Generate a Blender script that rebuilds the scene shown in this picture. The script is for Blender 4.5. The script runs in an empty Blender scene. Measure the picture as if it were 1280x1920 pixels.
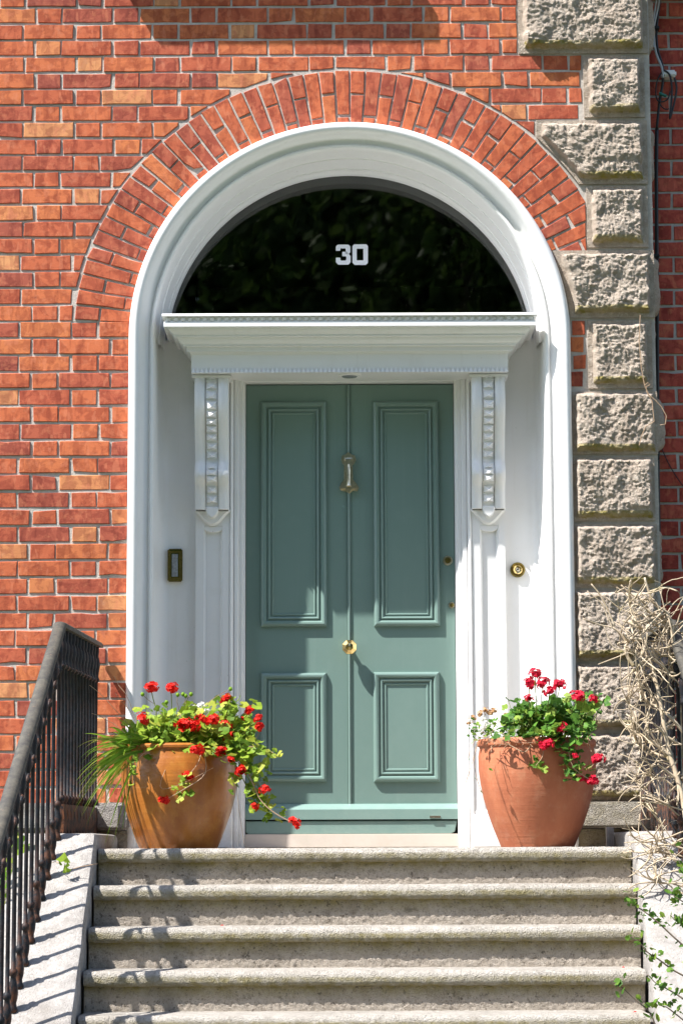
import bpy, bmesh, math, random
from mathutils import Vector, Matrix, noise
R = math.radians
random.seed(30)
SC = bpy.context.scene
COL = SC.collection

# ------------------------------------------------------------------ camera, world, sun, exposure
F_PX, PITCH, ROLL = 4608.0, R(7.79), R(0.22)
CAM = Vector((0.0, -11.0, 0.0))
_f = Vector((0, math.cos(PITCH), math.sin(PITCH)))
_u0 = Vector((0, -math.sin(PITCH), math.cos(PITCH)))
_r0 = Vector((1, 0, 0))
_r = _r0 * math.cos(ROLL) - _u0 * math.sin(ROLL)
_u = _u0 * math.cos(ROLL) + _r0 * math.sin(ROLL)
cam_d = bpy.data.cameras.new('camera')
cam = bpy.data.objects.new('camera', cam_d)
COL.objects.link(cam)
m3 = Matrix((_r, _u, -_f)).transposed()
cam.matrix_world = Matrix.Translation(CAM) @ m3.to_4x4()
cam_d.sensor_fit = 'HORIZONTAL'
cam_d.sensor_width = 36.0
cam_d.lens = 36.0 * F_PX / 1280.0
cam_d.clip_end = 500
cam_d.clip_start = 0.1
SC.camera = cam

SUN_AZ, SUN_EL = R(62.0), R(55.5)      # light travels towards +X, +Y and down
world = bpy.data.worlds.new("World"); SC.world = world; world.use_nodes = True
wn = world.node_tree; wn.nodes.clear()
wo = wn.nodes.new('ShaderNodeOutputWorld'); bg = wn.nodes.new('ShaderNodeBackground')
sky = wn.nodes.new('ShaderNodeTexSky'); sky.sky_type = 'NISHITA'; sky.sun_disc = False
sky.sun_elevation = SUN_EL
sky.sun_rotation = math.pi + SUN_AZ    # the sun stands in front of the house, to the left
sky.air_density = 1.0; sky.dust_density = 0.8; sky.ozone_density = 1.0
bg.inputs['Strength'].default_value = 0.125
wn.links.new(sky.outputs[0], bg.inputs[0]); wn.links.new(bg.outputs[0], wo.inputs[0])

SUN_D = Vector((math.sin(SUN_AZ) * math.cos(SUN_EL), math.cos(SUN_AZ) * math.cos(SUN_EL), -math.sin(SUN_EL)))
sl = bpy.data.lights.new('sun', 'SUN'); sl.energy = 5.0; sl.angle = R(0.5); sl.color = (1.0, 0.965, 0.92)
so = bpy.data.objects.new('sun', sl); COL.objects.link(so)
so.rotation_euler = SUN_D.to_track_quat('-Z', 'Y').to_euler()
so.location = (-8, -6, 14)

SC.view_settings.view_transform = 'Standard'; SC.view_settings.look = 'None'
SC.view_settings.exposure = 1.22; SC.view_settings.gamma = 1.0
SC.view_settings.use_curve_mapping = False
SC.render.engine = 'CYCLES'
SC.cycles.use_denoising = True
SC.cycles.max_bounces = 8; SC.cycles.diffuse_bounces = 4
SC.cycles.sample_clamp_indirect = 8
SC.render.film_transparent = False

def at(px, py, Y):
    """point of the plane y = Y seen at a pixel of the 1280 x 1920 photograph"""
    d = _r * ((px - 640) / F_PX) + _u * (-(py - 960) / F_PX) + _f
    t = (Y - CAM.y) / d.y
    return CAM + d * t
def AX(px, py, Y): return at(px, py, Y).x
def AZ(px, py, Y): return at(px, py, Y).z

# ------------------------------------------------------------------ helpers
ORIG = {}
def org(o): return ORIG.get(o.name, Vector((0, 0, 0)))
def place(o, parent, origin):
    COL.objects.link(o)
    origin = Vector(origin)
    ORIG[o.name] = origin
    if parent is not None:
        o.parent = parent
        o.location = origin - org(parent)
    else:
        o.location = origin
    return o
def tag(o, label=None, cat=None, group=None, kind=None):
    if label: o['label'] = label
    if cat: o['category'] = cat
    if group: o['group'] = group
    if kind: o['kind'] = kind
    return o
def empty(name, loc, label, cat, group=None):
    o = bpy.data.objects.new(name, None)
    o.empty_display_size = 0.1
    place(o, None, loc)
    return tag(o, label, cat, group)

class MB:
    def __init__(s): s.v = []; s.f = []; s.attr = []; s.cur = 0.5; s.mi = []; s.m = 0
    def add(s, vs, fs, a=None):
        b = len(s.v)
        s.v += [tuple(v) for v in vs]
        if a is None: a = [s.cur] * len(vs)
        elif not isinstance(a, (list, tuple)): a = [a] * len(vs)
        s.attr += list(a)
        s.f += [tuple(i + b for i in f) for f in fs]
        s.mi += [s.m] * len(fs)
    def box(s, x0, x1, y0, y1, z0, z1, bev=0.0):
        if bev <= 0:
            vs = [(x0,y0,z0),(x1,y0,z0),(x1,y1,z0),(x0,y1,z0),(x0,y0,z1),(x1,y0,z1),(x1,y1,z1),(x0,y1,z1)]
            s.add(vs, [(3,2,1,0),(4,5,6,7),(0,1,5,4),(1,2,6,5),(2,3,7,6),(3,0,4,7)])
            return
        bm = bmesh.new()
        bmesh.ops.create_cube(bm, size=1.0)
        for v in bm.verts:
            v.co = Vector(((x0+x1)/2 + v.co.x*(x1-x0), (y0+y1)/2 + v.co.y*(y1-y0), (z0+z1)/2 + v.co.z*(z1-z0)))
        bmesh.ops.bevel(bm, geom=bm.edges[:], offset=bev, segments=2, affect='EDGES')
        s.bm(bm)
    def bm(s, bm, a=None):
        bm.verts.ensure_lookup_table(); bm.verts.index_update()
        s.add([v.co[:] for v in bm.verts], [[v.index for v in f.verts] for f in bm.faces], a)
        bm.free()
    def grid(s, P, closed_u=False, closed_v=False, flip=False, a=None):
        """P[i][j] points"""
        n, m = len(P), len(P[0])
        vs = [p for row in P for p in row]
        fs = []
        for i in range(n if closed_u else n - 1):
            for j in range(m if closed_v else m - 1):
                i2, j2 = (i + 1) % n, (j + 1) % m
                q = (i*m + j, i2*m + j, i2*m + j2, i*m + j2)
                fs.append(q[::-1] if flip else q)
        s.add(vs, fs, a)
    def tube(s, pts, rad, seg=6, cap=True, a=None):
        pts = [Vector(p) for p in pts]
        n = len(pts)
        if not isinstance(rad, (list, tuple)): rad = [rad] * n
        up = Vector((0.31, 0.52, 0.79)).normalized()
        rows = []
        for i, p in enumerate(pts):
            t = (pts[min(i+1, n-1)] - pts[max(i-1, 0)])
            t = t.normalized() if t.length > 1e-9 else Vector((0,0,1))
            if abs(t.dot(up)) > 0.97: up = Vector((1, 0.1, 0)).normalized()
            a1 = t.cross(up).normalized(); b1 = t.cross(a1).normalized()
            up = -b1 if False else up
            rows.append([p + (a1*math.cos(2*math.pi*k/seg) + b1*math.sin(2*math.pi*k/seg)) * rad[i] for k in range(seg)])
        base = len(s.v)
        s.grid(rows, closed_v=True, a=(a if not isinstance(a, (list, tuple)) else [x for x in a for _ in range(seg)]))
        if cap:
            s.f.append(tuple(base + k for k in range(seg))); s.mi.append(s.m)
            s.f.append(tuple(base + (n-1)*seg + k for k in range(seg))[::-1]); s.mi.append(s.m)
    def lathe(s, prof, c=(0,0,0), seg=16, a=None):
        """prof: (r, z) going up"""
        rows = [[(c[0] + r*math.cos(2*math.pi*k/seg), c[1] + r*math.sin(2*math.pi*k/seg), c[2] + z) for k in range(seg)] for r, z in prof]
        s.grid(rows, closed_v=True, flip=True, a=a)
    def lathe_y(s, prof, c=(0,0,0), seg=20):
        """axis along -Y (towards the viewer): prof (r, out)"""
        rows = [[(c[0] + r*math.cos(2*math.pi*k/seg), c[1] - d, c[2] + r*math.sin(2*math.pi*k/seg)) for k in range(seg)] for r, d in prof]
        s.grid(rows, closed_v=True)
        base = len(s.v)
        s.add(rows[-1], [tuple(range(seg))])
    def prism_y(s, poly, y_front, y_back, bev=0.0, bd=None, a=None):
        """poly (x, z), anticlockwise seen from the front (-Y); front face with a chamfer"""
        n = len(poly)
        bd = bev if bd is None else bd
        ins = inset(poly, bev) if bev > 0 else poly
        vs = [(x, y_front, z) for x, z in ins]
        
        vs += [(x, y_front + bd, z) for x, z in poly]
        vs += [(x, y_back, z) for x, z in poly]
        fs = [tuple(range(n))]
        for i in range(n):
            j = (i + 1) % n
            if bev > 0: fs.append((i, n+i, n+j, j))
            fs.append((n+i, 2*n+i, 2*n+j, n+j))
        if bev <= 0:
            vs2 = vs
        fs.append(tuple(2*n + i for i in range(n))[::-1])
        s.add(vs, fs, a)
    def build(s, name, mat, parent=None, origin=None, smooth=False, auto=None, kind=None, label=None):
        if origin is None: origin = org(parent) if parent is not None else (0, 0, 0)
        origin = Vector(origin)
        me = bpy.data.meshes.new(name)
        me.from_pydata([Vector(v) - origin for v in s.v], [], s.f)
        mats = mat if isinstance(mat, (list, tuple)) else [mat]
        for m in mats: me.materials.append(m)
        if len(mats) > 1:
            me.polygons.foreach_set('material_index', s.mi)
        at_ = me.attributes.new('tone', 'FLOAT', 'POINT')
        at_.data.foreach_set('value', s.attr)
        if smooth:
            me.polygons.foreach_set('use_smooth', [True] * len(me.polygons))
            if auto is not None:
                me.set_sharp_from_angle(angle=R(auto))
        me.update()
        o = bpy.data.objects.new(name, me)
        place(o, parent, origin)
        if kind: o['kind'] = kind
        if label: o['label'] = label
        return o

def inset(poly, d):
    n = len(poly); out = []
    for i in range(n):
        p0, p1, p2 = Vector(poly[i-1]), Vector(poly[i]), Vector(poly[(i+1) % n])
        e1 = (p1 - p0); e2 = (p2 - p1)
        n1 = Vector((-e1.y, e1.x)).normalized() if e1.length > 1e-9 else Vector((0,0))
        n2 = Vector((-e2.y, e2.x)).normalized() if e2.length > 1e-9 else Vector((0,0))
        k = 1 + n1.dot(n2)
        q = p1 + (n1 + n2) * (d / max(k, 0.35))
        out.append((q.x, q.y))
    return out
def clip_half(poly, nx, nz, c):
    """keep nx*x + nz*z <= c"""
    out = []
    n = len(poly)
    for i in range(n):
        p, q = poly[i], poly[(i+1) % n]
        dp, dq = nx*p[0] + nz*p[1] - c, nx*q[0] + nz*q[1] - c
        if dp <= 0: out.append(p)
        if (dp < 0 < dq) or (dq < 0 < dp):
            t = dp / (dp - dq)
            out.append((p[0] + (q[0]-p[0])*t, p[1] + (q[1]-p[1])*t))
    return out
def area(poly):
    return 0.5 * sum(poly[i-1][0]*poly[i][1] - poly[i][0]*poly[i-1][1] for i in range(len(poly)))
def copy_tree(o, parent=None, loc=None):
    c = o.copy(); COL.objects.link(c); c.parent = parent
    if loc is not None: c.location = loc
    for ch in list(o.children): copy_tree(ch, c)
    return c

# ------------------------------------------------------------------ materials
class NT:
    def __init__(s, name):
        s.m = bpy.data.materials.new(name); s.m.use_nodes = True
        s.t = s.m.node_tree; s.t.nodes.clear()
        s.out = s.n('ShaderNodeOutputMaterial')
        s.p = s.n('ShaderNodeBsdfPrincipled')
        s.l(s.p.outputs[0], s.out.inputs['Surface'])
        g = s.n('ShaderNodeNewGeometry'); s.pos = g.outputs['Position']; s.geo = g
    def n(s, t): return s.t.nodes.new(t)
    def l(s, a, b): s.t.links.new(a, b)
    def set(s, **k):
        for key, v in k.items():
            key = key.replace('_', ' ')
            s.p.inputs[key].default_value = v
    def noise(s, scale, detail=4, rough=0.6, vec=None, dist=0.0, off=None):
        x = s.n('ShaderNodeTexNoise'); x.inputs['Scale'].default_value = scale
        x.inputs['Detail'].default_value = detail; x.inputs['Roughness'].default_value = rough
        x.inputs['Distortion'].default_value = dist
        v = vec if vec is not None else s.pos
        if off is not None:
            mp = s.n('ShaderNodeMapping'); s.l(v, mp.inputs[0]); mp.inputs['Location'].default_value = off; v = mp.outputs[0]
        s.l(v, x.inputs['Vector']); return x.outputs['Fac']
    def scaled(s, sx, sy, sz):
        mp = s.n('ShaderNodeMapping'); s.l(s.pos, mp.inputs[0]); mp.inputs['Scale'].default_value = (sx, sy, sz); return mp.outputs[0]
    def voro(s, scale, feature='F1', vec=None):
        x = s.n('ShaderNodeTexVoronoi'); x.inputs['Scale'].default_value = scale; x.feature = feature
        s.l(vec if vec is not None else s.pos, x.inputs['Vector']); return x
    def ramp(s, fac, stops, interp='LINEAR'):
        r = s.n('ShaderNodeValToRGB'); r.color_ramp.interpolation = interp
        e = r.color_ramp.elements
        while len(e) < len(stops): e.new(0.5)
        for el, (p, c) in zip(e, stops):
            el.position = p
            el.color = (c, c, c, 1) if isinstance(c, (int, float)) else (*c, 1)
        s.l(fac, r.inputs[0]); return r.outputs[0]
    def mix(s, fac, a, b, mode='MIX'):
        x = s.n('ShaderNodeMix'); x.data_type = 'RGBA'; x.blend_type = mode
        for sock, v in ((x.inputs[0], fac), (x.inputs[6], a), (x.inputs[7], b)):
            if isinstance(v, (int, float)): sock.default_value = v
            elif isinstance(v, tuple): sock.default_value = (*v, 1)
            else: s.l(v, sock)
        return x.outputs[2]
    def math(s, op, a, b=0.0, clamp=False):
        x = s.n('ShaderNodeMath'); x.operation = op; x.use_clamp = clamp
        for sock, v in ((x.inputs[0], a), (x.inputs[1], b)):
            if isinstance(v, (int, float)): sock.default_value = v
            else: s.l(v, sock)
        return x.outputs[0]
    def attr(s, name='tone'):
        x = s.n('ShaderNodeAttribute'); x.attribute_name = name; return x.outputs['Fac']
    def color(s, c):
        if isinstance(c, tuple): s.p.inputs['Base Color'].default_value = (*c, 1)
        else: s.l(c, s.p.inputs['Base Color'])
    def rough(s, v):
        if isinstance(v, (int, float)): s.p.inputs['Roughness'].default_value = v
        else: s.l(v, s.p.inputs['Roughness'])
    def bump(s, *hs):
        """(height, strength, distance) chained"""
        prev = None
        for h, st, d in hs:
            b = s.n('ShaderNodeBump'); b.inputs['Strength'].default_value = st; b.inputs['Distance'].default_value = d
            s.l(h, b.inputs['Height'])
            if prev is not None: s.l(prev, b.inputs['Normal'])
            prev = b.outputs[0]
        s.l(prev, s.p.inputs['Normal'])

MAT = {}
def brick_mat(name, stops, dark=1.0):
    t = NT(name)
    tone = t.attr()
    base = t.ramp(tone, stops)
    # fire marks and blotches inside each brick
    n1 = t.noise(19, 4, 0.6, dist=0.6)
    blot = t.ramp(n1, [(0.46, 0.0), (0.56, 1.0)])
    dk = t.mix(1.0, base, (0.60, 0.47, 0.52), 'MULTIPLY')
    c = t.mix(t.math('MULTIPLY', blot, 0.66), base, dk)
    nv = t.noise(1.0, 2, 0.5, vec=t.scaled(24, 24, 5), off=None)
    c = t.mix(t.ramp(nv, [(0.52, 0.0), (0.56, 0.55)]), c, t.mix(1.0, c, (0.66, 0.56, 0.60), 'MULTIPLY'))
    nv2 = t.noise(1.0, 2, 0.5, vec=t.scaled(30, 30, 12))
    c = t.mix(t.ramp(nv2, [(0.60, 0.0), (0.64, 0.40)]), c, (0.63, 0.215, 0.115))
    n2 = t.noise(31, 4, 0.6, off=(3.1, 7.7, 1.3))
    pale = t.ramp(n2, [(0.54, 0.0), (0.66, 1.0)])
    c = t.mix(t.math('MULTIPLY', pale, 0.38), c, (0.60, 0.205, 0.105))
    soot = t.noise(1.7, 6, 0.7, off=(2, 5, 3))
    c = t.mix(t.ramp(soot, [(0.46, 0.0), (0.70, 0.55)]), c, t.mix(1.0, c, (0.62, 0.55, 0.55), 'MULTIPLY'))
    n3 = t.noise(230, 3, 0.7)
    c = t.mix(t.ramp(n3, [(0.62, 0.0), (0.75, 0.5)]), c, (0.09, 0.035, 0.025))
    n4 = t.noise(9, 5, 0.75, off=(1.7, 2.2, 9.1))
    c = t.mix(t.ramp(n4, [(0.62, 0.0), (0.82, 0.22)]), c, (0.50, 0.38, 0.30))
    t.color(c)
    t.rough(0.88)
    t.set(Specular_IOR_Level=0.25)
    t.bump((t.noise(70, 6, 0.75), 0.6, 0.0035), (t.noise(300, 3, 0.7), 0.6, 0.0016))
    return t.m
MAT['brick'] = brick_mat('brick_red', [(0.0, (0.36, 0.092, 0.060)), (0.25, (0.48, 0.116, 0.059)), (0.55, (0.56, 0.146, 0.062)), (0.85, (0.61, 0.195, 0.072)), (1.0, (0.67, 0.31, 0.135))])
MAT['brick_dark'] = brick_mat('brick_crimson', [(0.0, (0.42, 0.075, 0.055)), (0.5, (0.50, 0.095, 0.066)), (1.0, (0.56, 0.13, 0.085))])

def mortar_mat(name, c1, c2):
    t = NT(name)
    n = t.noise(60, 5, 0.7); n2 = t.noise(6, 4, 0.6)
    c = t.mix(t.ramp(n, [(0.3, 0.0), (0.7, 1.0)]), c1, c2)
    c = t.mix(t.ramp(n2, [(0.5, 0.0), (0.75, 0.45)]), c, (0.20, 0.17, 0.14))
    t.color(c); t.rough(0.95)
    t.bump((t.noise(120, 4, 0.7), 0.8, 0.004), (t.noise(500, 2, 0.6), 0.4, 0.001))
    return t.m
MAT['mortar'] = mortar_mat('lime_mortar', (0.43, 0.39, 0.345), (0.57, 0.525, 0.475))
MAT['mortar_grey'] = mortar_mat('grey_mortar', (0.38, 0.37, 0.355), (0.52, 0.50, 0.48))

def granite_mat(name, c1, c2, dark, algae=True, rel=1.0):
    t = NT(name)
    n = t.noise(22, 5, 0.65)
    c = t.mix(t.ramp(n, [(0.32, 0.0), (0.68, 1.0)]), c1, c2)
    v = t.voro(210)
    c = t.mix(t.ramp(v.outputs['Color'], [(0.0, 0.5), (0.28, 0.0)]), c, dark)
    v2 = t.voro(150, vec=t.scaled(1.1, 1.0, 0.9))
    c = t.mix(t.ramp(v2.outputs['Color'], [(0.78, 0.0), (0.95, 0.55)]), c, (0.66, 0.62, 0.55))
    n5 = t.noise(5, 5, 0.7, off=(5, 1, 2))
    c = t.mix(t.ramp(n5, [(0.50, 0.0), (0.72, 0.5)]), c, (c1[0]*0.62, c1[1]*0.58, c1[2]*0.52))
    if algae:
        al = t.attr()
        nn = t.noise(26, 5, 0.7, off=(2, 9, 4))
        nb = t.noise(3.5, 3, 0.6, off=(1, 3, 4))
        f = t.math('MULTIPLY', al, t.ramp(nn, [(0.30, 0.15), (0.62, 1.0)]))
        f = t.math('MULTIPLY', f, t.ramp(nb, [(0.36, 0.55), (0.58, 1.0)]), True)
        c = t.mix(f, c, (0.26, 0.215, 0.05))
    t.color(c); t.rough(0.92); t.set(Specular_IOR_Level=0.25)
    t.bump((t.noise(75, 6, 0.75), min(1.0, 0.75*rel), 0.009*rel), (t.voro(200).outputs['Distance'], min(1.0, 0.5*rel), 0.004*rel))
    return t.m
MAT['quoin'] = granite_mat('rock_faced_granite', (0.375, 0.305, 0.245), (0.52, 0.44, 0.36), (0.12, 0.10, 0.085), rel=1.2)
MAT['step'] = granite_mat('step_granite', (0.40, 0.365, 0.315), (0.56, 0.52, 0.465), (0.13, 0.11, 0.09), rel=1.6)
MAT['cheek'] = granite_mat('cheek_granite', (0.27, 0.25, 0.23), (0.40, 0.375, 0.35), (0.12, 0.105, 0.09), rel=1.0)

def riser_mat():
    t = NT('pecked_riser_granite')
    n = t.noise(34, 6, 0.75)
    c = t.mix(t.ramp(n, [(0.30, 0.0), (0.70, 1.0)]), (0.42, 0.36, 0.295), (0.60, 0.53, 0.45))
    n2 = t.noise(14, 5, 0.75, off=(4, 4, 4))
    c = t.mix(t.ramp(n2, [(0.58, 0.0), (0.68, 0.7)]), c, (0.13, 0.11, 0.085))
    al = t.attr(); nn = t.noise(20, 5, 0.7, off=(2, 9, 4))
    f = t.math('MULTIPLY', al, t.ramp(nn, [(0.30, 0.35), (0.60, 1.0)]), True)
    c = t.mix(f, c, (0.28, 0.23, 0.06))
    pit = t.noise(70, 3, 0.6, off=(3, 1, 7)); big = t.noise(4.5, 5, 0.7, off=(7, 7, 1))
    c = t.mix(t.math('MULTIPLY', t.ramp(pit, [(0.60, 0.0), (0.66, 0.85)]), t.ramp(big, [(0.40, 0.2), (0.6, 1.0)])), c, (0.07, 0.058, 0.045))
    c = t.mix(t.ramp(big, [(0.50, 0.0), (0.72, 0.5)]), c, (0.20, 0.165, 0.12))
    v = t.voro(190)
    c = t.mix(t.ramp(v.outputs['Color'], [(0.0, 0.55), (0.3, 0.0)]), c, (0.12, 0.10, 0.08))
    t.color(c); t.rough(0.95); t.set(Specular_IOR_Level=0.2)
    t.bump((t.noise(110, 6, 0.8), 1.0, 0.010), (t.voro(240).outputs['Distance'], 0.7, 0.004))
    return t.m
MAT['riser'] = riser_mat()

def paint_mat(name, c, r=0.38, dirt=0.25, dc=(0.50, 0.46, 0.38)):
    t = NT(name)
    n = t.noise(7, 5, 0.7); n2 = t.noise(42, 4, 0.7)
    cc = t.mix(t.ramp(n, [(0.52, 0.0), (0.80, dirt)]), c, dc)
    cc = t.mix(t.ramp(n2, [(0.66, 0.0), (0.76, dirt * 0.8)]), cc, dc)
    sp = t.noise(58, 3, 0.6, off=(9, 3, 5))
    cc = t.mix(t.ramp(sp, [(0.735, 0.0), (0.76, 0.45)]), cc, (dc[0]*0.5, dc[1]*0.45, dc[2]*0.4))
    sx = t.n('ShaderNodeSeparateXYZ'); t.l(t.pos, sx.inputs[0])
    low = t.ramp(sx.outputs[2], [(0.02, 0.55), (0.30, 0.0)])
    cc = t.mix(t.math('MULTIPLY', low, t.ramp(t.noise(11, 5, 0.75, off=(2, 8, 1)), [(0.42, 0.0), (0.65, 0.8)])), cc, dc)
    runs = t.noise(1.0, 4, 0.6, vec=t.scaled(26, 26, 1.6))
    cc = t.mix(t.ramp(runs, [(0.60, 0.0), (0.74, dirt * 0.7)]), cc, dc)
    t.color(cc)
    t.rough(t.math('ADD', t.math('MULTIPLY', t.noise(14, 4, 0.6, off=(6, 6, 6)), 0.26), r - 0.13))
    brush = t.noise(60, 3, 0.5, vec=t.scaled(1.0, 1.0, 0.06))
    t.bump((brush, 0.10, 0.002), (t.noise(16, 3, 0.5), 0.12, 0.004))
    return t.m
MAT['white'] = paint_mat('white_gloss_paint', (0.80, 0.795, 0.785), 0.40, 0.16)
MAT['white_old'] = paint_mat('chipped_white_paint', (0.78, 0.75, 0.70), 0.55, 0.9, (0.30, 0.25, 0.20))
MAT['green'] = paint_mat('sage_green_gloss_paint', (0.158, 0.240, 0.212), 0.34, 0.16, (0.26, 0.34, 0.30))
MAT['green_b'] = paint_mat('sage_green_board_paint', (0.185, 0.285, 0.255), 0.34, 0.16, (0.27, 0.35, 0.31))
MAT['sill'] = paint_mat('cream_threshold_paint', (0.62, 0.54, 0.47), 0.5, 0.3)

def plain(name, c, r=0.5, metal=0.0, spec=0.5, bumpscale=None, vary=None):
    t = NT(name)
    if vary:
        n = t.noise(vary[0], 5, 0.7)
        t.color(t.mix(t.ramp(n, [(vary[2] if len(vary) > 2 else 0.4, 0.0), (0.7, 1.0)]), c, vary[1]))
    else: t.color(c)
    t.rough(r); t.set(Metallic=metal, Specular_IOR_Level=spec)
    if bumpscale: t.bump((t.noise(bumpscale, 4, 0.7), 0.5, 0.003))
    return t.m
MAT['brass'] = plain('polished_brass', (0.80, 0.60, 0.26), 0.16, 1.0, vary=(60, (0.62, 0.44, 0.18)))
MAT['brass_pale'] = plain('pale_worn_brass', (0.84, 0.77, 0.60), 0.33, 1.0, vary=(60, (0.55, 0.47, 0.30)))
MAT['brass_old'] = plain('tarnished_brass', (0.30, 0.235, 0.075), 0.36, 1.0, vary=(90, (0.17, 0.13, 0.04)))
MAT['steel'] = plain('lock_steel', (0.62, 0.58, 0.50), 0.25, 1.0)
MAT['dark'] = plain('gap_shade_black', (0.015, 0.014, 0.013), 0.8)  # near-black colour standing in for shade inside the gap under the door
MAT['lens'] = plain('name_card_window', (0.30, 0.33, 0.35), 0.08, 0.0, 0.7, vary=(80, (0.18, 0.17, 0.17)))
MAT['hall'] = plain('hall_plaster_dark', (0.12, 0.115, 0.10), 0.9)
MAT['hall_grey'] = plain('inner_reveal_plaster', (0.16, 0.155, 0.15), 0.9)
MAT['cable'] = plain('black_cable', (0.014, 0.014, 0.016), 0.45)
MAT['conduit'] = plain('grey_cable', (0.42, 0.44, 0.47), 0.4)
MAT['clip'] = plain('white_plastic', (0.72, 0.73, 0.74), 0.4)
MAT['tape'] = plain('green_tape', (0.01, 0.16, 0.12), 0.5)
MAT['soil'] = plain('potting_soil', (0.05, 0.033, 0.02), 0.95, bumpscale=60)
MAT['digit'] = plain('white_vinyl', (0.74, 0.76, 0.82), 0.5)

def iron_mat():
    t = NT('painted_cast_iron')
    n = t.noise(30, 5, 0.7); n2 = t.noise(170, 4, 0.7)
    c = t.mix(t.ramp(n, [(0.40, 0.0), (0.7, 1.0)]), (0.006, 0.007, 0.009), (0.018, 0.021, 0.027))
    zz = t.attr()   # rusty feet
    rust = t.math('MULTIPLY', t.ramp(t.noise(24, 5, 0.75, off=(1, 2, 3)), [(0.44, 0.0), (0.60, 1.0)]), zz, True)
    c = t.mix(rust, c, (0.17, 0.065, 0.028))
    c = t.mix(t.ramp(n2, [(0.70, 0.0), (0.76, 0.6)]), c, (0.35, 0.33, 0.30))
    t.color(c); t.rough(0.55); t.set(Specular_IOR_Level=0.22)
    t.bump((t.noise(120, 4, 0.7), 0.5, 0.002))
    return t.m
MAT['iron'] = iron_mat()
def rail_mat():
    t = NT('weathered_handrail_iron')
    n = t.noise(26, 5, 0.75)
    c = t.mix(t.ramp(n, [(0.36, 0.0), (0.66, 1.0)]), (0.028, 0.026, 0.023), (0.085, 0.076, 0.056))
    c = t.mix(t.ramp(t.noise(60, 4, 0.7, off=(4, 1, 1)), [(0.60, 0.0), (0.72, 0.6)]), c, (0.19, 0.115, 0.07))
    t.color(c); t.rough(0.7); t.bump((t.noise(160, 4, 0.7), 0.5, 0.002)); return t.m
MAT['rail'] = rail_mat()

def pot_mat(name, a, b, c3, glaze, stain):
    t = NT(name)
    n = t.noise(5, 5, 0.65, vec=t.scaled(1.6, 1.6, 0.45))
    c = t.mix(t.ramp(n, [(0.34, 0.0), (0.66, 1.0)]), a, b)
    n2 = t.noise(13, 5, 0.7, off=(4, 2, 2))
    c = t.mix(t.ramp(n2, [(0.52, 0.0), (0.74, stain)]), c, c3)
    n3 = t.noise(80, 4, 0.7)
    c = t.mix(t.ramp(n3, [(0.62, 0.0), (0.75, 0.35)]), c, (c3[0]*0.5, c3[1]*0.5, c3[2]*0.5))
    n4 = t.noise(7, 6, 0.75, off=(8, 1, 5))
    c = t.mix(t.ramp(n4, [(0.57, 0.0), (0.72, 0.28)]), c, (a[0]*0.6 + 0.22, a[1]*0.6 + 0.19, a[2]*0.6 + 0.15))
    bands = t.noise(1.0, 3, 0.6, vec=t.scaled(2.0, 2.0, 48))
    t.color(c); t.rough(glaze)
    t.bump((bands, 0.28, 0.006), (t.noise(45, 5, 0.7), 0.25, 0.004)); return t.m
MAT['pot_ochre'] = pot_mat('ochre_glazed_clay', (0.43, 0.160, 0.028), (0.26, 0.080, 0.020), (0.48, 0.22, 0.045), 0.30, 0.8)
MAT['pot_terra'] = pot_mat('terracotta_clay', (0.45, 0.150, 0.068), (0.34, 0.098, 0.042), (0.48, 0.24, 0.13), 0.72, 0.6)

def leaf_mat(name, stops, trans=0.35, r=0.5):
    t = NT(name)
    tone = t.attr()
    c = t.ramp(tone, stops)
    n = t.noise(90, 3, 0.6)
    c = t.mix(t.ramp(n, [(0.55, 0.0), (0.75, 0.35)]), c, (stops[-1][1][0]*1.1, stops[-1][1][1]*1.1, stops[-1][1][2]))
    t.color(c); t.rough(r); t.set(Specular_IOR_Level=0.15)
    tr = t.n('ShaderNodeBsdfTranslucent'); t.l(c, tr.inputs[0])
    mx = t.n('ShaderNodeMixShader'); mx.inputs[0].default_value = trans
    t.l(t.p.outputs[0], mx.inputs[1]); t.l(tr.outputs[0], mx.inputs[2]); t.l(mx.outputs[0], t.out.inputs['Surface'])
    return t.m
MAT['leaf'] = leaf_mat('geranium_leaf', [(0.0, (0.085, 0.17, 0.018)), (0.5, (0.22, 0.34, 0.030)), (0.85, (0.32, 0.40, 0.050)), (1.0, (0.36, 0.37, 0.06))])
MAT['leaf_r'] = leaf_mat('green_geranium_leaf', [(0.0, (0.045, 0.125, 0.025)), (0.6, (0.11, 0.25, 0.035)), (1.0, (0.28, 0.38, 0.06))])
MAT['blade'] = leaf_mat('strap_leaf', [(0.0, (0.085, 0.20, 0.020)), (0.7, (0.24, 0.42, 0.035)), (1.0, (0.40, 0.40, 0.10))])
MAT['shrub'] = leaf_mat('small_shrub_leaf', [(0.0, (0.045, 0.11, 0.02)), (0.6, (0.11, 0.22, 0.03)), (1.0, (0.24, 0.32, 0.05))])
MAT['tree'] = leaf_mat('tree_leaf', [(0.0, (0.03, 0.07, 0.015)), (1.0, (0.09, 0.15, 0.03))])
def petal(name, a, b):
    t = leaf_mat(name, [(0.0, a), (1.0, b)], 0.25, 0.5); return t
MAT['red'] = petal('scarlet_petal', (0.50, 0.006, 0.006), (0.80, 0.028, 0.014))
MAT['crimson'] = petal('crimson_petal', (0.42, 0.004, 0.024), (0.72, 0.022, 0.058))
MAT['whitepetal'] = petal('white_petal', (0.70, 0.70, 0.62), (0.82, 0.80, 0.76))
MAT['drypetal'] = petal('dry_petal', (0.45, 0.24, 0.10), (0.62, 0.42, 0.24))
MAT['stem'] = plain('green_stem', (0.20, 0.26, 0.06), 0.6)
MAT['drystem'] = plain('dry_stem', (0.36, 0.24, 0.15), 0.8)
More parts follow.
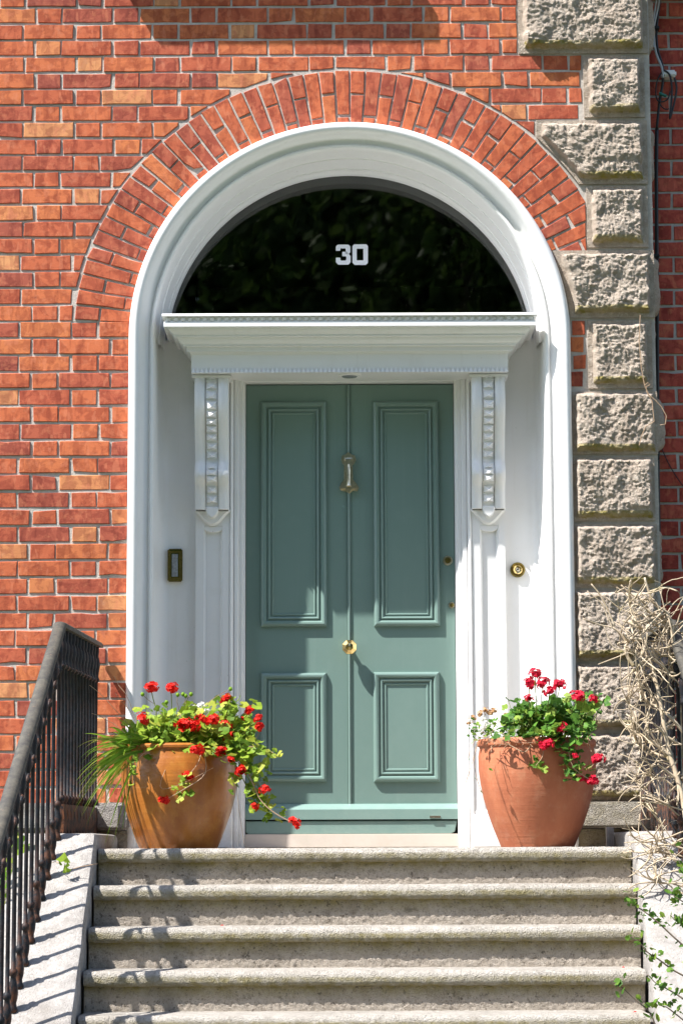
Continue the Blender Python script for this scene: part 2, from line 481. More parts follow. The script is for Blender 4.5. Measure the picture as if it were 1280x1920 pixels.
def bark_mat(name, a, b, c3):
    t = NT(name)
    n = t.noise(18, 5, 0.7); n2 = t.noise(11, 4, 0.7, off=(3, 3, 3))
    c = t.mix(t.ramp(n, [(0.35, 0.0), (0.65, 1.0)]), a, b)
    c = t.mix(t.ramp(n2, [(0.55, 0.0), (0.7, 0.7)]), c, c3)
    t.color(c); t.rough(0.85); t.bump((t.noise(140, 4, 0.7), 0.5, 0.002)); return t.m
MAT['twig'] = bark_mat('pale_twig_bark', (0.36, 0.275, 0.18), (0.53, 0.44, 0.32), (0.22, 0.18, 0.06))
MAT['bark'] = bark_mat('tree_bark', (0.10, 0.075, 0.05), (0.17, 0.13, 0.09), (0.07, 0.06, 0.04))

def glass_mat():
    t = NT('fanlight_glass')
    t.color((0.95, 0.97, 0.96)); t.rough(0.014); t.set(IOR=1.5, Transmission_Weight=1.0)
    t.bump((t.noise(2.5, 2, 0.5), 0.02, 0.02)); return t.m
MAT['glass'] = glass_mat()
def ground_mat():
    t = NT('garden_ground')
    n = t.noise(3, 5, 0.7); n2 = t.noise(90, 4, 0.7)
    c = t.mix(t.ramp(n, [(0.35, 0.0), (0.65, 1.0)]), (0.10, 0.095, 0.088), (0.15, 0.14, 0.13))
    c = t.mix(t.ramp(n2, [(0.45, 0.0), (0.7, 0.4)]), c, (0.07, 0.065, 0.06))
    t.color(c); t.rough(0.95); t.bump((n2, 0.6, 0.01)); return t.m
MAT['path'] = ground_mat()
MAT['lawn'] = plain('lawn', (0.035, 0.055, 0.02), 0.9, vary=(20, (0.055, 0.08, 0.03)), bumpscale=80)

# ------------------------------------------------------------------ ground
CX = 0.040                               # centre line of the doorway
GZ = -1.02
b = MB(); b.box(-1.25, 1.45, -40, -2.2, GZ - 0.1, GZ); b.build('garden_path', MAT['path'], kind='structure')
b = MB(); b.add([(-120, -120, GZ - 0.02), (120, -120, GZ - 0.02), (120, 60, GZ - 0.02), (-120, 60, GZ - 0.02)], [(0, 1, 2, 3)])
b.build('ground', MAT['lawn'], kind='structure')

# ------------------------------------------------------------------ the house
house = empty('brick_house', (0, 0, GZ), 'red brick house front with white arched doorway, sage green door and granite corner blocks', 'house')
ZC = AZ(656, 645, 0) + 0.034                      # arch centre
R_EXT, R_IN = 1.262, 1.003
XL, XR = -2.05, AX(1215, 400, 0)
Z_TOP = 4.22
NA = 64
def arch_wall(mb, Y, r, x0, x1, z0, z1):
    """upright sheet with an arched doorway of radius r cut out"""
    pts = [(CX - r, z0)] + [(CX + r*math.cos(math.pi - math.pi*k/NA), ZC + r*math.sin(math.pi*k/NA)) for k in range(NA+1)] + [(CX + r, z0)]
    top = [(x0, z0), (x0, ZC)]
    mb.add([(x0, Y, z0), (CX - r, Y, z0), (CX - r, Y, ZC), (x0, Y, ZC)], [(0, 1, 2, 3)])
    mb.add([(CX + r, Y, z0), (x1, Y, z0), (x1, Y, ZC), (CX + r, Y, ZC)], [(0, 1, 2, 3)])
    mb.add([(x0, Y, ZC), (CX - r, Y, ZC), (CX - r, Y, z1), (x0, Y, z1)], [(0, 1, 2, 3)])
    mb.add([(CX + r, Y, ZC), (x1, Y, ZC), (x1, Y, z1), (CX + r, Y, z1)], [(0, 1, 2, 3)])
    arc = pts[1:-1]
    for k in range(NA):
        (xa, za), (xb, zb) = arc[k], arc[k+1]
        mb.add([(xa, Y, za), (xb, Y, zb), (xb, Y, z1), (xa, Y, z1)], [(0, 1, 2, 3)])
b = MB(); arch_wall(b, 0.0055, 0.99, XL, XR + 0.02, GZ, Z_TOP)
wall = b.build('wall', MAT['mortar'], house)
# upper storey wall goes on above the frame
b = MB(); b.box(XL, XR + 0.02, 0.007, 0.30, Z_TOP + 0.002, 6.5); b.build('upper_wall', MAT['brick'], house)
b = MB(); b.box(XL, CX - 1.02, 0.03, 0.30, GZ, Z_TOP); b.box(CX + 1.02, XR + 0.02, 0.03, 0.30, GZ, Z_TOP)
b.build('wall_core', MAT['mortar'], house)

# quoins: (left px, right px, top py, bottom py)
QS = [(970, 1213, -22, 101), (1092, 1208, 103, 221), (1004, 1213, 224, 346), (1098, 1214, 348, 465), (1062, 1226, 468, 597),
      (1100, 1222, 600, 730), (1071, 1232, 733, 853), (1072, 1227, 856, 978), (1073, 1232, 981, 1102), (1074, 1233, 1105, 1240),
      (1075, 1233, 1243, 1370), (1076, 1234, 1373, 1502)]
def q_world(q):
    xl, xr, yt, yb = q
    ym = (yt + yb) / 2
    return AX(xl, ym, 0), AX(xr, ym, 0), AZ(1150, yb, 0), AZ(1150, yt, 0)
QW = [q_world(q) for q in QS]

JZ = AZ(800, 102, 0)                       # a bed joint
PITCH_B = (AZ(640, 102, 0) - AZ(640, 854, 0)) / 24.0
JT = 0.0118
def tone():
    r = random.random()
    if r < 0.07: return random.uniform(0.88, 1.0)
    if r < 0.30: return random.uniform(0.0, 0.28)
    return min(1, max(0, random.gauss(0.52, 0.165)))

def ragged(poly, j=0.0014, seg=0.055):
    out = []
    n = len(poly)
    for i in range(n):
        p, q = poly[i], poly[(i+1) % n]
        L = math.hypot(q[0]-p[0], q[1]-p[1])
        k = max(1, int(L / seg))
        for s_ in range(k):
            t_ = s_ / k
            x, z = p[0] + (q[0]-p[0])*t_, p[1] + (q[1]-p[1])*t_
            jj = j * (1.6 if s_ == 0 else 1.0)
            out.append((x + random.uniform(-jj, jj), z + random.uniform(-jj, jj)))
    return out
def chip(poly):
    """knock a corner off now and then"""
    if random.random() > 0.16: return poly
    i = random.randrange(len(poly)); n = len(poly)
    c = (sum(p[0] for p in poly)/n, sum(p[1] for p in poly)/n)
    p = poly[i]; k = random.uniform(0.06, 0.16)
    poly = list(poly); poly[i] = (p[0] + (c[0]-p[0])*k*0.6, p[1] + (c[1]-p[1])*k*1.6)
    return poly if area(poly) > 0 else poly
def brick_poly(mb, poly, Y0, tn):
    poly = chip(ragged(poly))
    tilt = random.uniform(-0.0016, 0.0016)
    y = Y0 + random.uniform(-0.0025, 0.0025)
    b0 = len(mb.v)
    mb.prism_y(poly, y, Y0 + 0.035, bev=random.uniform(0.0014, 0.0030), bd=random.uniform(0.002, 0.004), a=tn)
    cx = sum(p[0] for p in poly) / len(poly)
    n = len(poly)
    for i in range(n):
        x, yy, z = mb.v[b0 + i]
        mb.v[b0 + i] = (x, yy + (x - cx) * tilt * 5, z)

def right_limit(z0, z1):
    lim = 9
    for (xl, xr, zb, zt) in QW:
        if z1 > zb + 0.004 and z0 < zt - 0.004: lim = min(lim, xl - 0.006)
    return lim
bricks = []                                # (polygon, tone, in frame)
Z_RING = JZ + PITCH_B * round((ZC + R_EXT * math.sin(R(3.6)) - JZ) / PITCH_B)
A_RING = math.degrees(math.asin((Z_RING - ZC) / R_EXT))
S_LEN, H_LEN = 0.2265, 0.1095
PER = S_LEN + H_LEN + 2 * JT
row0 = int((GZ + 0.9 - JZ) / PITCH_B) - 2
for k in range(-46, 8):
    z0 = JZ + k * PITCH_B + JT/2; z1 = z0 + PITCH_B - JT
    if z1 > Z_TOP: continue
    if z1 < 0.2: continue
    x_s = AX(107, 1090, 0) if (k % 2 == 0) else AX(34, 1090, 0)
    drift = random.uniform(-0.006, 0.006)
    n0 = int((XL - x_s) / PER) - 1
    for i in range(n0, n0 + 16):
        for (a0, L) in ((x_s + i*PER, S_LEN), (x_s + i*PER + S_LEN + JT, H_LEN)):
            a0 += drift + random.uniform(-0.003, 0.003)
            a1 = a0 + L
            if a0 > 1.9 or a0 < XL: continue
            dz = random.uniform(-0.0012, 0.0012)
            poly = [(a0, z0+dz), (a1, z0+dz), (a1, z1+dz), (a0, z1+dz)]
            mx, mz = (a0+a1)/2, (z0+z1)/2
            # granite on the right
            lim = right_limit(z0, z1)
            left_side = mx < CX
            if lim < 5: poly = clip_half(poly, 1, 0, lim)
            if len(poly) < 3: continue
            if mz > Z_RING and (left_side or mz > ZC + 0.3):
                # outside the extrados
                if mz > Z_RING or not left_side:
                    mx2 = sum(p[0] for p in poly)/len(poly); mz2 = sum(p[1] for p in poly)/len(poly)
                    dx, dzc = mx2 - CX, mz2 - ZC
                    d = math.hypot(dx, dzc)
                    rr = R_EXT + 0.010
                    if min(math.hypot(p[0]-CX, p[1]-ZC) for p in poly) < rr:
                        # tangent cut at the place where the ring crosses the brick
                        best = None
                        for p in poly + [(mx2, mz2)]:
                            dd = abs(math.hypot(p[0]-CX, p[1]-ZC) - rr)
                            if best is None or dd < best[0]: best = (dd, p)
                        ang = math.atan2(best[1][1]-ZC, best[1][0]-CX)
                        # mean angle of crossing
                        cr = []
                        for q in range(len(poly)):
                            p, p2 = poly[q], poly[(q+1) % len(poly)]
                            r1, r2 = math.hypot(p[0]-CX, p[1]-ZC) - rr, math.hypot(p2[0]-CX, p2[1]-ZC) - rr
                            if r1 * r2 < 0:
                                t_ = r1/(r1-r2); cr.append(math.atan2(p[1]+(p2[1]-p[1])*t_-ZC, p[0]+(p2[0]-p[0])*t_-CX))
                        if cr: ang = sum(cr)/len(cr)
                        nx, nz = math.cos(ang), math.sin(ang)
                        poly = clip_half(poly, -nx, -nz, -(nx*CX + nz*ZC + rr))
            else:
                if left_side:
                    poly = clip_half(poly, 1, 0, CX - R_IN - 0.004)
                    if len(poly) >= 3:
                        w_ = max(p[0] for p in poly) - min(p[0] for p in poly)
                        if w_ < 0.012: continue
                else:
                    poly = clip_half(poly, -1, 0, -(CX + R_IN + 0.004))
            if len(poly) < 3 or area(poly) < 0.0005: continue
            xs = [p[0] for p in poly]
            if max(xs) < -1.62 or z0 > 3.97: inf = False
            else: inf = True
            bricks.append((poly, tone(), inf))
inframe = [q for q in bricks if q[2]]
inframe.sort(key=lambda q: -area(q[0]))
solo = inframe[:300]
rest = inframe[300:] + [q for q in bricks if not q[2]]
for poly, tn, _ in solo:
    b = MB(); brick_poly(b, poly, 0.0, tn)
    c = (sum(p[0] for p in poly)/len(poly), 0, sum(p[1] for p in poly)/len(poly))
    b.build('brick', MAT['brick'], wall, origin=c)
b = MB()
for poly, tn, _ in rest: brick_poly(b, poly, 0.0, tn)
b.build('edge_brickwork', MAT['brick'], wall, kind='stuff')

# brick arch
b = MB()
ring = [[(CX + r*math.cos(R(180.0 - A_RING - 160*k/80)), 0.0045, ZC + r*math.sin(R(180.0 - A_RING - 160*k/80))) for r in (0.992, R_EXT + 0.006)] for k in range(81)]
b.grid(ring)
arch = b.build('brick_arch', MAT['mortar'], house)
x_cut = AX(1097, 400, 0)
a = 180 - A_RING - 0.25; step = 3.33; ii = 0
while a > 21.0:
    a0, a1 = R(a), R(a - step)
    g0 = 0.0048
    segs = [(R_EXT - 0.004, 1.046), (1.036, 1.004)] if ii % 2 else [(R_EXT - 0.004, 1.152), (1.142, 1.004)]
    for (ro, ri) in segs:
        ro -= random.uniform(0, 0.004)
        if ri > 1.01: ri += random.uniform(-0.005, 0.005)
        def pt(r, an, sgn):
            an2 = an - sgn * g0 / r
            return (CX + r*math.cos(an2), ZC + r*math.sin(an2))
        poly = [pt(ri, a0, 1), pt(ri, a1, -1), pt(ro, a1, -1), pt(ro, a0, 1)]
        poly = clip_half(poly, 1, 0, x_cut)
        if len(poly) >= 3 and area(poly) < 0: poly = poly[::-1]
        if len(poly) < 3 or area(poly) < 0.0004: continue
        b = MB(); brick_poly(b, poly, -0.003, tone() * 0.72 + 0.06)
        c = (sum(p[0] for p in poly)/len(poly), 0, sum(p[1] for p in poly)/len(poly))
        b.build('brick', MAT['brick'], arch, origin=c)
    a -= step; ii += 1

# ------------------------------------------------------------------ rock-faced granite corner
b = MB(); b.box(AX(1069, 900, 0), AX(1205, 900, 0), 0.02, 0.32, AZ(1150, 1502, 0), AZ(1150, 480, 0)); b.box(AX(1110, 300, 0), AX(1205, 300, 0), 0.021, 0.32, AZ(1150, 478, 0), Z_TOP)
pier = b.build('stone_pier', MAT['mortar_grey'], house)
def rock(p, seed, s=1.0):
    v = Vector((p[0], p[1], seed * 7.3))
    n1 = noise.fractal(v * 12, 0.75, 2.2, 6)
    n2 = 1 - abs(noise.noise(v * 34 + Vector((seed, 0, 0))))
    n3 = noise.fractal(v * 85, 0.8, 2.0, 3)
    n4 = noise.cell(v * 30) - 0.5
    n0 = noise.noise(v * 3.3 + Vector((seed*2.7, 1, 0)))
    return 0.018*n0 + 0.0115*n1 + 0.003*(n2 - 0.7) + 0.0048*n3 + 0.002*n4
for qi, (xl, xr, zb, zt) in enumerate(QW):
    clip_arc = qi in (2, 4)
    g = 0.0035
    x0_, x1_, z0_, z1_ = xl + g, xr, zb + g, zt - g
    m = 0.024 if qi < 6 else 0.014
    nw = int((z1_ - z0_) / 0.0044)
    nu = int((x1_ - x0_) / 0.0044)
    bulge = 0.036 + 0.014 * random.random()
    P = []; A = []
    for j in range(nw + 1):
        z = z0_ + (z1_ - z0_) * j / nw
        xa = x0_
        if qi == 2:
            xa = max(xa, CX + math.sqrt(max(0, (R_EXT + 0.012)**2 - (z - ZC)**2)))
        if qi == 4:
            dz_ = z - ZC
            xa = max(x0_ - 0.1, CX + (math.sqrt(1.01**2 - dz_**2) if dz_ > 0 and dz_ < 1.01 else 1.01))
        if qi == 3: xa = x0_
        row = []
        for i in range(nu + 1):
            x = xa + (x1_ - xa) * i / nu
            ml = m if qi not in (2, 4) else 0.026
            dl, dr, db, dt = x - xa - ml, x1_ - m - x, z - z0_ - m * 0.9, z1_ - m * 0.75 - z
            wob = 0.007 * noise.noise(Vector((x*30, z*30, qi)))
            d = min(dl, dr, dt + 0.0, db * 0.8) + wob
            if d <= 0: h = 0.0015 * noise.noise(Vector((x*60, z*60, qi*3)))
            else:
                e = min(1, d / 0.016)
                h = e * (2 - e) * bulge + min(1, d / 0.012) * rock((x, z), qi + 1)
                h = max(h, 0.004 * min(1, d/0.01))
            row.append((x, -0.006 - h, z))
            low = 1.0 if (0 < db < 0.030 and d > 0) else 0.0
            A.append(min(1.0, low + (0.25 if random.random() < 0.02 else 0)))
        P.append(row)
    b = MB(); b.grid(P, flip=True, a=A)
    # bevel skirt back into the wall
    nW, nU = nw + 1, nu + 1
    edge = [(0, i) for i in range(nU)] + [(j, nU-1) for j in range(1, nW)] + [(nW-1, i) for i in range(nU-2, -1, -1)] + [(j, 0) for j in range(nW-2, 0, -1)]
    r1 = [P[j][i] for j, i in edge]
    r2 = [(x, 0.24 if i_ else 0.24, z) for i_, (x, y, z) in enumerate(r1)]
    b.grid([r1, r2], closed_v=True, a=0.0)
    b.v = b.v
    # the right-hand return face is rock-faced too
    ny = 16; nz = 20
    P2 = []
    for j in range(nz + 1):
        z = z0_ + 0.004 + (z1_ - z0_ - 0.008) * j / nz
        row = []
        for i in range(ny + 1):
            y = 0.018 + 0.14 * i / ny
            d = min(y - 0.035, 0.158 - y, (z - z0_) - 0.02, z1_ - 0.02 - z)
            h = 0.0
            if d > 0: h = min(1, d / 0.02) * (0.034 if qi % 2 == 0 else 0.016) + min(1, d/0.015) * rock((y + 3, z), qi + 20) * 0.8
            row.append((x1_ + 0.002 + max(h, 0), y, z))
        P2.append(row)
    b.grid(P2, flip=True, a=0.0)
    b.build('quoin_stone', MAT['quoin'], pier, origin=((x0_+x1_)/2, 0, (z0_+z1_)/2), smooth=True, auto=50)

# plinth course at the foot of the wall, both sides
def rough_block(mb, x0, x1, y0, y1, z0, z1, bev=0.012, amp=0.003, cuts=10, tonef=None):
    bm = bmesh.new(); bmesh.ops.create_cube(bm, size=1)
    for v in bm.verts: v.co = Vector(((x0+x1)/2 + v.co.x*(x1-x0), (y0+y1)/2 + v.co.y*(y1-y0), (z0+z1)/2 + v.co.z*(z1-z0)))
    bmesh.ops.bevel(bm, geom=bm.edges[:], offset=bev, segments=2, affect='EDGES')
    es = [e for e in bm.edges if e.calc_length() > 0.05]
    bmesh.ops.subdivide_edges(bm, edges=es, cuts=cuts, use_grid_fill=True)
    for v in bm.verts:
        n = noise.noise_vector(v.co * 23) * amp + noise.noise_vector(v.co * 70) * amp * 0.5
        v.co += n
    bm.verts.ensure_lookup_table()
    a = [tonef(v.co) if tonef else 0.0 for v in bm.verts]
    mb.bm(bm, a)
ZP = AZ(200, 1506, -0.06)
b = MB(); rough_block(b, -2.0, AX(243, 1530, -0.06), -0.085, 0.15, AZ(200, 1557, -0.06), ZP)
b.build('plinth_stone', MAT['cheek'], house, smooth=True, auto=40)
b = MB(); b.box(-2.0, AX(240, 1570, 0), -0.05, 0.15, GZ, AZ(200, 1559, -0.06)); b.build('plinth_base', MAT['step'], house)
b = MB(); rough_block(b, AX(1075, 1530, -0.06), 1.52, -0.10, 0.15, AZ(1150, 1553, -0.06), AZ(1150, 1504, -0.06), tonef=lambda c: 0.3)
b.build('plinth_stone', MAT['step'], house, smooth=True, auto=40)
b = MB(); b.box(AX(1075, 1570, 0), 1.5, -0.02, 0.15, GZ, AZ(1150, 1555, -0.06)); b.build('plinth_base', MAT['riser'], house)

# sill of the window above, just over the top of the picture
b = MB(); b.box(-1.22, 0.10, -0.20, 0.10, 4.31, 4.43, bev=0.01); b.build('window_sill', MAT['cheek'], house)

# ------------------------------------------------------------------ white door surround
JB = 0.0
def sweep(mb, prof, z0, full=True, z_top=None):
    """carry a profile (r, y) up the left jamb, round the arch and down the right jamb"""
    rows = []
    st = []
    if full:
        for z in (z0, z0 + 0.6, z0 + 1.2, ZC - 0.02): st.append(('L', z))
    N = 72
    for k in range(N + 1): st.append(('A', math.pi - math.pi * k / N))
    if full:
        for z in (ZC - 0.02, z0 + 1.2, z0 + 0.6, z0): st.append(('R', z))
    for t, v in st:
        if t == 'L': rows.append([(CX - r, y, v) for r, y in prof])
        elif t == 'R': rows.append([(CX + r, y, v) for r, y in prof])
        else: rows.append([(CX + r*math.cos(v), y, ZC + r*math.sin(v)) for r, y in prof])
    mb.grid(rows)
ROLL_P = [(1.006, .04), (1.006, -.012), (1.003, -.030), (.995, -.043), (.984, -.049), (.972, -.049), (.962, -.043), (.955, -.033), (.950, -.020), (.944, -.002), (.936, .014), (.926, .024), (.914, .029), (.912, .020), (.905, .015), (.897, .019), (.893, .030), (.889, .046), (.889, .058)]
b = MB(); sweep(b, ROLL_P, 0.0)
b.build('door_surround', MAT['white'], house, smooth=True, auto=38)
REV_A = [(.889, .058), (.886, .09), (.883, .13), (.882, .148), (.877, .149), (.876, .16), (.873, .20), (.870, .24), (.868, .268), (.863, .269), (.862, .285), (.861, .300), (.859, .302), (.859, .371)]
REV_B = [(.889, .058), (.888, .12), (.886, .19), (.882, .235), (.874, .265), (.860, .284), (.840, .293), (.80, .2955), (.74, .296), (.69, .296)]
Z_COR_T = AZ(656, 586, -0.065)
Z_COR_B = Z_COR_T - 0.245
b = MB()
rows = []
for k in range(-2, 75):
    t = math.pi - math.pi * k / 72
    if k < 0: rows.append([(CX - r, y, Z_COR_T - 0.06 + (0.02 if k == -1 else 0)) for r, y in REV_A])
    elif k > 72: rows.append([(CX + r, y, Z_COR_T - 0.06 + (0.02 if k == 73 else 0)) for r, y in REV_A])
    else: rows.append([(CX + r*math.cos(t), y, ZC + r*math.sin(t)) for r, y in REV_A])
b.grid(rows)
for sgn in (-1, 1):
    rr = [[(CX + sgn * r, y, z) for r, y in REV_B] for z in (0.0, 0.5, 1.0, 1.6, Z_COR_T - 0.05)]
    b.grid(rr, flip=(sgn > 0))
b.build('arch_reveal', MAT['white'], house, smooth=True, auto=50)
# flat back board that carries the pilasters and the head over the door
YB = 0.296
XD0, XD1 = AX(461, 1140, 0.36), AX(853, 1140, 0.36)     # door leaf edges
ZD1 = AZ(656, 721, 0.36); ZD0 = AZ(656, 1566, 0.36)
b = MB()
for x0, x1 in ((CX - 0.72, XD0 - 0.016), (XD1 + 0.016, CX + 0.72)): b.box(x0, x1, YB + 0.002, 0.40, 0.0, ZD1 + 0.012)
b.box(CX - 0.72, CX + 0.72, YB + 0.002, 0.40, ZD1 + 0.012, Z_COR_T - 0.02)
b.build('door_frame', MAT['white'], house)

# cornice
C_HALF, Y_FAS = 0.727, 0.090
PROF = [(0.0, 0.0), (0.124, 0.0), (0.126, -0.004), (0.126, -0.012), (0.112, -0.013), (0.112, -0.034), (0.118, -0.035), (0.118, -0.058), (0.096, -0.059), (0.094, -0.066), (0.087, -0.075), (0.078, -0.082), (0.074, -0.085), (0.074, -0.093), (0.058, -0.094), (0.056, -0.102), (0.051, -0.111), (0.042, -0.118), (0.036, -0.121), (0.036, -0.129), (0.020, -0.130), (0.020, -0.150), (0.008, -0.151), (0.006, -0.156), (0.001, -0.160), (0.0, -0.163), (0.0, -0.243), (-0.012, -0.245)]
b = MB()
rows = []
for (o, dz) in PROF:
    z = Z_COR_T + dz
    h = C_HALF + o; yf = Y_FAS - o*1.2
    rows.append([(CX - h, 0.31, z), (CX - h, yf, z), (CX - h*0.5, yf, z), (CX, yf, z), (CX + h*0.5, yf, z), (CX + h, yf, z), (CX + h, 0.31, z)])
b.grid(rows, flip=False)
# soffit
zb = Z_COR_B
b.add([(CX - C_HALF + 0.012, Y_FAS + 0.012, zb), (CX + C_HALF - 0.012, Y_FAS + 0.012, zb), (CX + C_HALF - 0.012, 0.31, zb), (CX - C_HALF + 0.012, 0.31, zb)], [(3, 2, 1, 0)])
b.add([(CX - C_HALF, 0.0, Z_COR_T - 0.0015), (CX + C_HALF, 0.0, Z_COR_T - 0.0015), (CX + C_HALF, 0.31, Z_COR_T - 0.0015), (CX - C_HALF, 0.31, Z_COR_T - 0.0015)], [(0, 1, 2, 3)])
cornice = b.build('cornice', MAT['white'], house, smooth=True, auto=30)
# row of beads under the top lip
bead = MB()
bead.add([(-0.011, 0, 0.010), (0.011, 0, 0.010), (0.011, 0, -0.010), (-0.011, 0, -0.010), (-0.007, -0.010, 0.007), (0.007, -0.010, 0.007), (0.004, -0.008, -0.008), (-0.004, -0.008, -0.008)],
         [(4, 5, 1, 0), (5, 6, 2, 1), (6, 7, 3, 2), (7, 4, 0, 3), (7, 6, 5, 4)])
yb_ = Y_FAS - 0.112*1.2
p0 = None; nb = 51
for i in range(nb):
    x = CX - C_HALF - 0.095 + (2*C_HALF + 0.19) * i / (nb - 1)
    loc = Vector((x, yb_, Z_COR_T - 0.0235))
    if p0 is None:
        p0 = bead.build('bead', MAT['white_old'], None); COL.objects.unlink(p0)
    o = p0.copy(); COL.objects.link(o); o.parent = cornice; o.location = loc - org(cornice)
# saw-tooth edge along the bottom of the fascia
b = MB()
nt = 72
for i in range(nt):
    x = CX - C_HALF + 2*C_HALF * (i + 0.5) / nt; w = C_HALF / nt * 0.92
    z = Z_COR_B
    b.add([(x, Y_FAS - 0.0015, z + 0.024), (x - w, Y_FAS - 0.013, z - 0.002), (x + w, Y_FAS - 0.013, z - 0.002), (x - w, Y_FAS + 0.001, z - 0.002), (x + w, Y_FAS + 0.001, z - 0.002)],
          [(0, 1, 2), (1, 3, 4, 2), (0, 3, 1), (0, 2, 4)])
b.build('sawtooth_trim', MAT['white'], cornice)

# brackets (consoles) and pilasters
def bracket_profile():
    # (z from photo row, y) front line from top to bottom
    rows = [(697, .150), (712, .135), (730, .124), (748, .118), (762, .117), (772, .121), (784, .135), (800, .155), (815, .172), (830, .186), (845, .197), (858, .203), (866, .200), (874, .186), (882, .172), (890, .170), (898, .180), (905, .198), (914, .210), (928, .215), (945, .219), (952, .221)]
    return [(AZ(400, y, 0.16), yy) for y, yy in rows]
BP = bracket_profile()
BP[0] = (Z_COR_B + 0.0005, BP[0][1])
YPIL = 0.262
def bracket(xa, xb, labelside):
    mb = MB()
    def strip(x0, x1, out, round_=0.0):
        n = 6 if round_ else 1
        rows = []
        for z, y in BP:
            row = [(x0, YPIL + 0.01, z)]
            for i in range(n + 1):
                t = i / n
                row.append((x0 + (x1-x0)*t, y - out - round_*math.sin(math.pi*t), z))
            row.append((x1, YPIL + 0.01, z))
            rows.append(row)
        mb.grid(rows, flip=True)
        last = rows[-1]
        mb.add(last, [tuple(range(len(last)))])
    w = xb - xa
    xm0, xm1 = xa + w*0.325, xa + w*0.675
    strip(xa, xm0 - 0.003, 0.0, 0.010)
    strip(xm1 + 0.003, xb, 0.0, 0.010)
    strip(xm0, xm1, -0.008)
    strip(xm0 - 0.004, xm1 + 0.004, -0.016)
    # scalloped leaf foot
    zf = BP[-1][0]
    xc = (xa + xb)/2
    foot = []
    N = 12
    for i in range(N + 1):
        t = i / N
        foot.append((xa - 0.004 + (w + 0.008)*t, zf - 0.006 - 0.066 * math.sin(math.pi*t)**1.3))
    poly = foot + [(xb + 0.004, zf + 0.004), (xa - 0.004, zf + 0.004)]
    mb.prism_y(poly, YPIL - 0.020, YPIL + 0.012, bev=0.009)
    N = 10
    lobe = [(xm0 - 0.002 + (xm1 - xm0 + 0.004)*i/N, zf - 0.004 - 0.036*math.sin(math.pi*i/N)**0.6) for i in range(N+1)] + [(xm1 + 0.002, zf + 0.012), (xm0 - 0.002, zf + 0.012)]
    mb.prism_y(lobe, YPIL - 0.048, YPIL - 0.006, bev=0.006)
    # cap mould under the cornice soffit
    mb.box(xa - 0.014, xb + 0.014, 0.125, YPIL + 0.02, Z_COR_B - 0.016, Z_COR_B - 0.0015, bev=0.004)
    br = mb.build('bracket', MAT['white'], house, origin=(xc, YPIL, (BP[0][0] + zf)/2), smooth=True, auto=32)
    ys = [705, 724, 743, 762, 778, 791, 804, 818, 834, 850, 872, 884, 896, 914, 932]
    for k, py in enumerate(ys):
        z = AZ(400, py, 0.16)
        y = None
        for (za, ya), (zb_, yb2) in zip(BP, BP[1:]):
            if zb_ <= z <= za:
                t = (za - z)/(za - zb_); y = ya + (yb2-ya)*t; sl = (yb2-ya)/(za-zb_)
        if y is None: continue
        hw = (xm1 - xm0)/2 * 0.95
        hz = 0.0190 if k < 4 or k > 12 else 0.0155
        y0 = y + 0.0085
        s_ = MB()
        s_.add([(xc - hw, y0 - sl*hz*1.0 , z + hz), (xc + hw, y0 - sl*hz, z + hz), (xc + hw, y0 + sl*hz, z - hz), (xc - hw, y0 + sl*hz, z - hz), (xc, y0 - 0.040, z - hz*0.75)],
               [(4, 1, 0), (4, 2, 1), (4, 3, 2), (4, 0, 3)])
        s_.build('stud', MAT['white'], br, origin=(xc, y0, z))
    return br
PXL = (AX(366, 850, 0.2), AX(429, 850, 0.2)); PXR = (AX(884, 850, 0.2), AX(946, 850, 0.2))
bracket(*PXL, 'l'); bracket(*PXR, 'r')
def pilaster(xa, xb):
    mb = MB()
    zt = Z_COR_B - 0.002
    w = xb - xa
    x1, x2 = xa + w*0.24, xb - w*0.20
    zpt = AZ(400, 986, YPIL)
    zpb = 0.17
    # stiles and rails round a sunk flat panel
    def frame_piece(a0, a1, z0, z1): mb.box(a0, a1, YPIL, YB + 0.01, z0, z1)
    frame_piece(xa, x1, 0.0, zt); frame_piece(x2, xb, 0.0, zt)
    frame_piece(x1, x2, 0.0, zpb); frame_piece(x1, x2, zpt, zt)
    # splayed sides of the sunk panel
    for (e, i_) in ((x1, x1 + 0.010), (x2, x2 - 0.010)):
        P = [[(e, YPIL - 0.0005, z), (i_, YPIL + 0.018, z)] for z in (zpb, zpt)]
        mb.grid(P, flip=(e == x2))
    mb.add([(x1, YPIL + 0.018, zpb), (x2, YPIL + 0.018, zpb), (x2, YPIL + 0.018, zpt), (x1, YPIL + 0.018, zpt)], [(0, 1, 2, 3)])
    # half-round head of the sunk panel
    N = 10; xc = (x1+x2)/2; rr = (x2-x1)/2
    poly = [(x1 - 0.001, zpt - 0.0), (x1 - 0.001, zpt - 0.012)] + [(xc - rr*math.cos(math.pi*k/N), zpt - 0.012 - 0.020*math.sin(math.pi*k/N)) for k in range(1, N)] + [(x2 + 0.001, zpt - 0.012), (x2 + 0.001, zpt)]
    mb.prism_y(poly, YPIL + 0.0015, YPIL + 0.02, bev=0.003)
    # plain plinth block
    mb.box(xa - 0.012, xb + 0.012, YPIL - 0.014, YB + 0.012, 0.0, 0.15, bev=0.004)
    mb.box(xa + 0.0, xb + 0.0, YPIL - 0.006, YPIL + 0.002, 0.152, 0.165, bev=0.002)
    mb.build('pilaster', MAT['white'], house, origin=((xa+xb)/2, YPIL, 0))
pilaster(*PXL); pilaster(*PXR)
